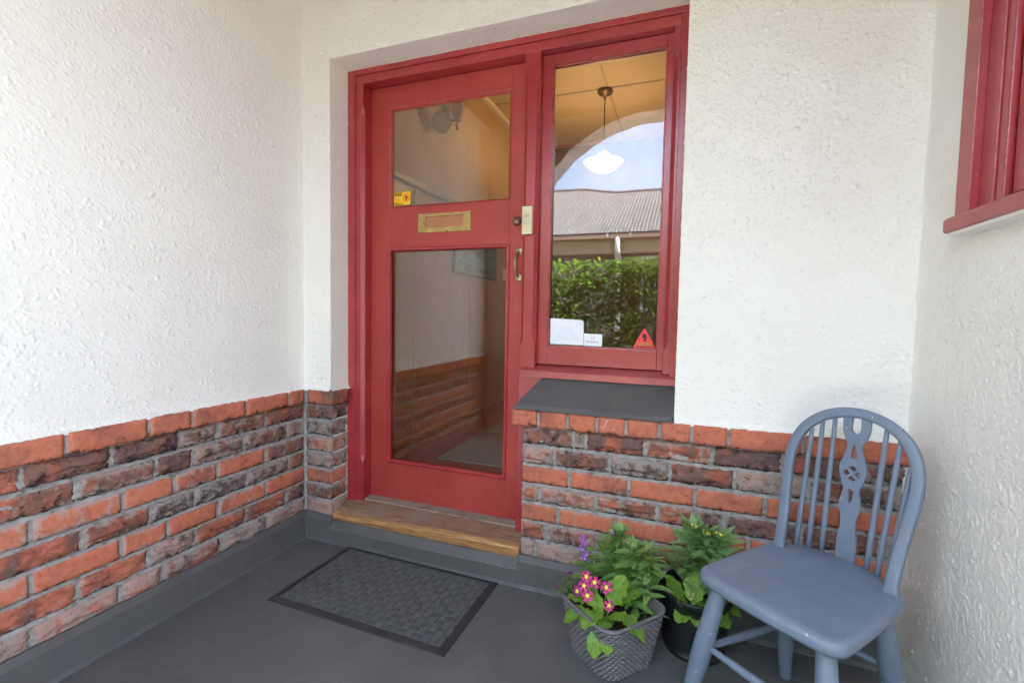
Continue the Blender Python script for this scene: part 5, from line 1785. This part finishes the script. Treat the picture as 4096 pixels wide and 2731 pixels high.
# primrose
pr_ = empty('primrose_plant', (1.478, -0.318, 0.13), 'magenta primrose with yellow eyes spilling over the front of the basket', 'plant')
lv = [(1.410, -0.345, 0.205, 205, 25, 0.085), (1.455, -0.372, 0.186, 240, 8, 0.095), (1.463, -0.345, 0.215, 150, 55, 0.075), (1.520, -0.320, 0.245, 55, 60, 0.105),
      (1.515, -0.362, 0.195, 310, 45, 0.085), (1.565, -0.350, 0.190, 335, 12, 0.095), (1.470, -0.416, 0.135, 262, -32, 0.068), (1.508, -0.416, 0.14, 285, -30, 0.05),
      (1.395, -0.350, 0.170, 200, -5, 0.075), (1.445, -0.300, 0.215, 170, 60, 0.07), (1.540, -0.290, 0.215, 20, 45, 0.085), (1.495, -0.36, 0.18, 275, 40, 0.07)]
for k, (tx, ty, tz, az, el, L_) in enumerate(lv):
    a, e_ = rad(az), rad(el)
    d = Vector((math.cos(a) * math.cos(e_), math.sin(a) * math.cos(e_), math.sin(e_)))
    base = Vector((tx, ty, tz)) - d * L_ * 0.62 - pr_.location
    put_leaf(pr_, PRIM_M[k % 3 if k not in (6, 7) else 2], base, a, e_, L_ * 1.06, PR.uniform(-0.25, 0.25))
    tube('leaf_stalk', [Vector((0, 0, 0)) + base * 0.1, base * 0.6, base + d * 0.006], 0.0022, STEM, pr_, 6)
for (fx, fz, fy, s_) in ((1.426, 0.268, -0.325, 0.0185), (1.453, 0.258, -0.328, 0.0195), (1.421, 0.243, -0.334, 0.0185), (1.434, 0.219, -0.342, 0.0195), (1.489, 0.250, -0.328, 0.0205), (1.500, 0.206, -0.345, 0.0175)):
    lp = Vector((fx, fy, fz)) - pr_.location
    petal_flower(pr_, lp, s_ * 0.93, MAGENTA, 5, True, (rad(48), rad(PR.uniform(-14, 14))))
    tube('stalk', [(0, 0, 0.02), lp * 0.6, lp - Vector((0, 0.002, 0.002))], 0.0013, STEM, pr_, 6)
petal_flower(pr_, Vector((1.401, -0.334, 0.222)) - pr_.location, 0.0165, DEEP_P, 6, True, (rad(55), rad(-35)))

# tall stock and young primrose in the large pot
sk3 = empty('stock_plant', (1.748, -0.128, 0.165), 'tall pale green stock plant with yellow buds in the black pot', 'plant')
tips = []
for pts, n_l, cr_ in (([(1.722, -0.125, 0.165), (1.718, -0.13, 0.25), (1.728, -0.132, 0.33), (1.738, -0.13, 0.385)], 36, 12),
                      ([(1.745, -0.13, 0.165), (1.765, -0.132, 0.25), (1.778, -0.135, 0.32), (1.772, -0.132, 0.372)], 30, 9),
                      ([(1.765, -0.13, 0.165), (1.795, -0.13, 0.25), (1.806, -0.132, 0.32), (1.810, -0.132, 0.372)], 26, 9),
                      ([(1.775, -0.11, 0.165), (1.800, -0.105, 0.24), (1.80, -0.10, 0.29)], 16, 6)):
    tips.append(stock_stem(sk3, pts, STOCK_P, 0.104, n_l, cr_))
for tp in tips[:3]:
    for k in range(5):
        blob('bud', tp + Vector((0.009 * math.cos(k * 1.3), 0.006 * math.sin(k * 1.3) - 0.006, 0.016 + 0.003 * (k % 3))), 0.0042, BUD if k % 2 else YELLOW, sk3)
pr2 = empty('primrose_plant', (1.745, -0.175, 0.165), 'young primrose rosette with one pale bud at the front of the black pot', 'plant')
lv = [(1.690, -0.205, 0.215, 150, 55, 0.115), (1.742, -0.190, 0.232, 80, 70, 0.10), (1.765, -0.205, 0.20, 320, 40, 0.10), (1.712, -0.225, 0.160, 235, -15, 0.075),
      (1.835, -0.170, 0.190, 350, 5, 0.095), (1.842, -0.150, 0.215, 10, 25, 0.085), (1.815, -0.205, 0.165, 320, -15, 0.085), (1.75, -0.225, 0.165, 275, -8, 0.06), (1.78, -0.19, 0.20, 300, 30, 0.09)]
for k, (tx, ty, tz, az, el, L_) in enumerate(lv):
    a, e_ = rad(az), rad(el)
    d = Vector((math.cos(a) * math.cos(e_), math.sin(a) * math.cos(e_), math.sin(e_)))
    base = Vector((tx, ty, tz)) - d * L_ * 0.62 - pr2.location
    put_leaf(pr2, PRIM_M[k % 3], base, a, e_, L_ * 1.08, PR.uniform(-0.25, 0.25))
    tube('leaf_stalk', [Vector((0, 0, 0)), base * 0.6, base + d * 0.006], 0.0022, STEM, pr2, 6)
bt = Vector((1.732, -0.205, 0.205)) - pr2.location
tube('stalk', [(0, 0, 0), bt * 0.6, bt], 0.0022, STEM_B, pr2, 6)
for k in range(6):
    blob('bud', bt + Vector((PR.uniform(-0.008, 0.008), PR.uniform(-0.004, 0.004), PR.uniform(-0.004, 0.016))), 0.0042, BUD, pr2)
peb = blob('pebble', (1.668, -0.165, 0.176), 0.017, PEBBLE, None, 14, 0.8)
tag(peb, 'round beige pebble on the soil of the black pot', 'pebble')

# ================================================================== GARDEN SEEN IN THE GLASS
def hedge(name, x0, x1, y0, y1, z1, n_, size, mat, label, seed, fine=False):
    root = empty(name, ((x0 + x1) / 2, (y0 + y1) / 2, -0.16), label, 'hedge' if not fine else 'shrub')
    rs = random.Random(seed)
    ox, oy = root.location.x, root.location.y
    V, F, UV = [], [], []
    tmpl = leaf_mesh('tmp', 1.0, 0.48 if not fine else 0.42, mat, 'oval', 0.15, 0, 0.3, 4 if not fine else 2, 2)
    tv = [v.co.copy() for v in tmpl.vertices]
    tf = [tuple(p.vertices) for p in tmpl.polygons]
    tuv = {}
    for lp in tmpl.loops:
        tuv[lp.vertex_index] = tuple(tmpl.uv_layers[0].data[lp.index].uv)
    fuv = []
    for k in range(n_):
        x, y = rs.uniform(x0, x1), y1 - (y1 - y0) * rs.random() ** 1.6
        zz_ = -0.1 + (z1 + 0.1 + 0.04 * noise.noise(Vector((x * 3, seed, 0)))) * rs.random() ** 0.75
        if noise.noise(Vector((x * 4.5, y * 4.5, zz_ * 4.5 + seed))) < -0.22:
            continue
        s_ = size * rs.uniform(0.6, 1.25)
        R_ = Matrix.Rotation(rs.uniform(0, 6.28), 3, 'Z') @ Matrix.Rotation(-rs.uniform(-0.5, 1.0), 3, 'Y') @ Matrix.Rotation(rs.uniform(-0.7, 0.7), 3, 'X')
        b0 = len(V)
        for q in tv:
            V.append(R_ @ (q * s_) + Vector((x - ox, y - oy, zz_ + 0.16)))
        for f_ in tf:
            F.append(tuple(b0 + i for i in f_))
            fuv += [tuv[i] for i in f_]
    D.meshes.remove(tmpl)
    o = mesh_obj('foliage', V, F, mat, root, smooth=True)
    uvl = o.data.uv_layers.new(name='UVMap')
    uvl.data.foreach_set('uv', np.array(fuv, dtype=np.float32).ravel())
    o['kind'] = 'stuff'
    for k in range(int((x1 - x0) / 0.28) + 1):
        x = x0 + 0.14 + k * 0.28 - ox
        pts = [(x, 0, 0), (x + rs.uniform(-0.05, 0.05), rs.uniform(-0.1, 0.1), z1 * 0.5), (x + rs.uniform(-0.12, 0.12), rs.uniform(-0.1, 0.15), z1 * 0.95)]
        tube('branch', pts, [0.016, 0.011, 0.005], STEM_B, root, 6)
    return root
hedge('hedge', -1.9, 1.12, -4.6, -3.9, 1.80, 11000, 0.10, LEAF_HEDGE, 'glossy broad leaved hedge mirrored in the side window', 3)
hedge('shrub', 0.95, 3.0, -4.4, -3.8, 1.80, 30000, 0.062, LEAF_SHRUB, 'brownish fine leaved shrub mirrored at the right of the window', 5, True)

# neighbour house
nh = empty('neighbour_house', (0, -9, -0.16), 'low house with grey corrugated roof mirrored in the side window', 'house')
EY, EZ = -8.0, 2.86
NWALL = simple('house_render', (0.24, 0.19, 0.155), 0.85, 0.1, 4, 0.3, 40)
FRIEZE = simple('frieze_paint', (0.42, 0.30, 0.16), 0.7, 0.1, 5)
FB('wall', -9, 8, -13, EY - 0.35, -0.16, 2.50, NWALL, 0, nh)
FB('frieze', -9.1, 8.1, -13.1, EY - 0.12, 2.44, 2.80, FRIEZE, 0.005, nh)
GUT = simple('gutter_paint', (0.34, 0.24, 0.17), 0.5)
FB('gutter', -9.2, 8.2, EY - 0.10, EY + 0.02, 2.74, 2.835, GUT, 0.01, nh)
WPIPE = simple('white_pipe', (0.66, 0.63, 0.58), 0.5)
rep(tube('downpipe', [(0.30, EY - 0.03, 2.76), (0.30, EY - 0.03, 2.50), (0.30, EY - 0.12, 2.40), (0.30, EY - 0.28, 2.32), (0.30, EY - 0.28, 0.0)], 0.06, WPIPE, None, 12), nh)
for gx in (0.08, 0.56):
    FB('gutter_bracket', gx - 0.01, gx + 0.01, EY - 0.05, EY + 0.028, 2.77, 2.85, WPIPE, 0, nh)
wf = FB('window', 0.76, 2.2, EY - 0.36, EY - 0.32, 1.2, 2.40, WPIPE, 0.004, nh)
FB('window_pane', 0.84, 2.12, EY - 0.325, EY - 0.315, 1.28, 2.32, simple('dark_pane', (0.03, 0.03, 0.035), 0.1), 0, nh)
# corrugated roof, ridge line with a dip where two slopes meet
ROOF = simple('corrugated_roof', (0.105, 0.103, 0.10), 0.75, 0.18, 2.5, 0.2, 30)
ridge = [(-9.2, 4.62), (-2.07, 4.609), (-1.08, 4.592), (-0.21, 4.447), (0.98, 4.449), (2.6, 4.52), (8.2, 4.52)]
rx = [q[0] for q in ridge]; rz = [q[1] for q in ridge]
nx = int(17.4 / 0.0127)
xs_ = np.linspace(-9.2, 8.2, nx)
tt = np.linspace(0, 1, 6)
top = np.interp(xs_, rx, rz)
wave = 0.011 * np.sin(2 * np.pi * xs_ / 0.0762)
Pz = (EZ + (top - EZ)[None, :] * tt[:, None]) + wave[None, :]
Py = (EY + 0.03) + (-11.0 - EY) * tt[:, None] + 0 * xs_[None, :]
Px = np.repeat(xs_[None], 6, 0)
Pc = np.stack([Px, Py, Pz], -1)
Pc = Pc - np.array([0, -9, -0.16])
o = grid_mesh('roof', Pc, None, ROOF, nh)
rep(tube('ridge_cap', [(x, -11.0, z + 0.015) for x, z in ridge], 0.055, simple('ridge_capping', (0.12, 0.11, 0.11), 0.6), None, 8), nh)
FB('roof_back', -9.2, 8.2, -14.0, -11.05, 2.9, 4.40, ROOF, 0, nh)

# ================================================================== grit on the porch floor
rs = random.Random(77)
V, F = [], []
for k in range(130):
    x, y = rs.uniform(0.06, 2.2), -0.05 - 0.9 * rs.random() ** 1.3
    if 0.25 < x < 1.04 and -0.49 < y < -0.02 and rs.random() < 0.85:
        continue
    r_ = rs.uniform(0.0006, 0.0018)
    b0 = len(V)
    a = rs.uniform(0, 6.28)
    for q in range(4):
        an = a + q * 1.57
        V.append((x + r_ * math.cos(an) * (1.0 if q % 2 else 1.9), y + r_ * math.sin(an) * (1.0 if q % 2 else 1.9), 0.0012))
    V.append((x, y, 0.0014 + r_))
    for q in range(4):
        F.append((b0 + q, b0 + (q + 1) % 4, b0 + 4))
gr_o = mesh_obj('grit', V, F, simple('grit', (0.34, 0.29, 0.21), 0.9, 0.5, 40))
tag(gr_o, 'pale grit and dust specks scattered over the grey porch floor', 'grit', kind='stuff')
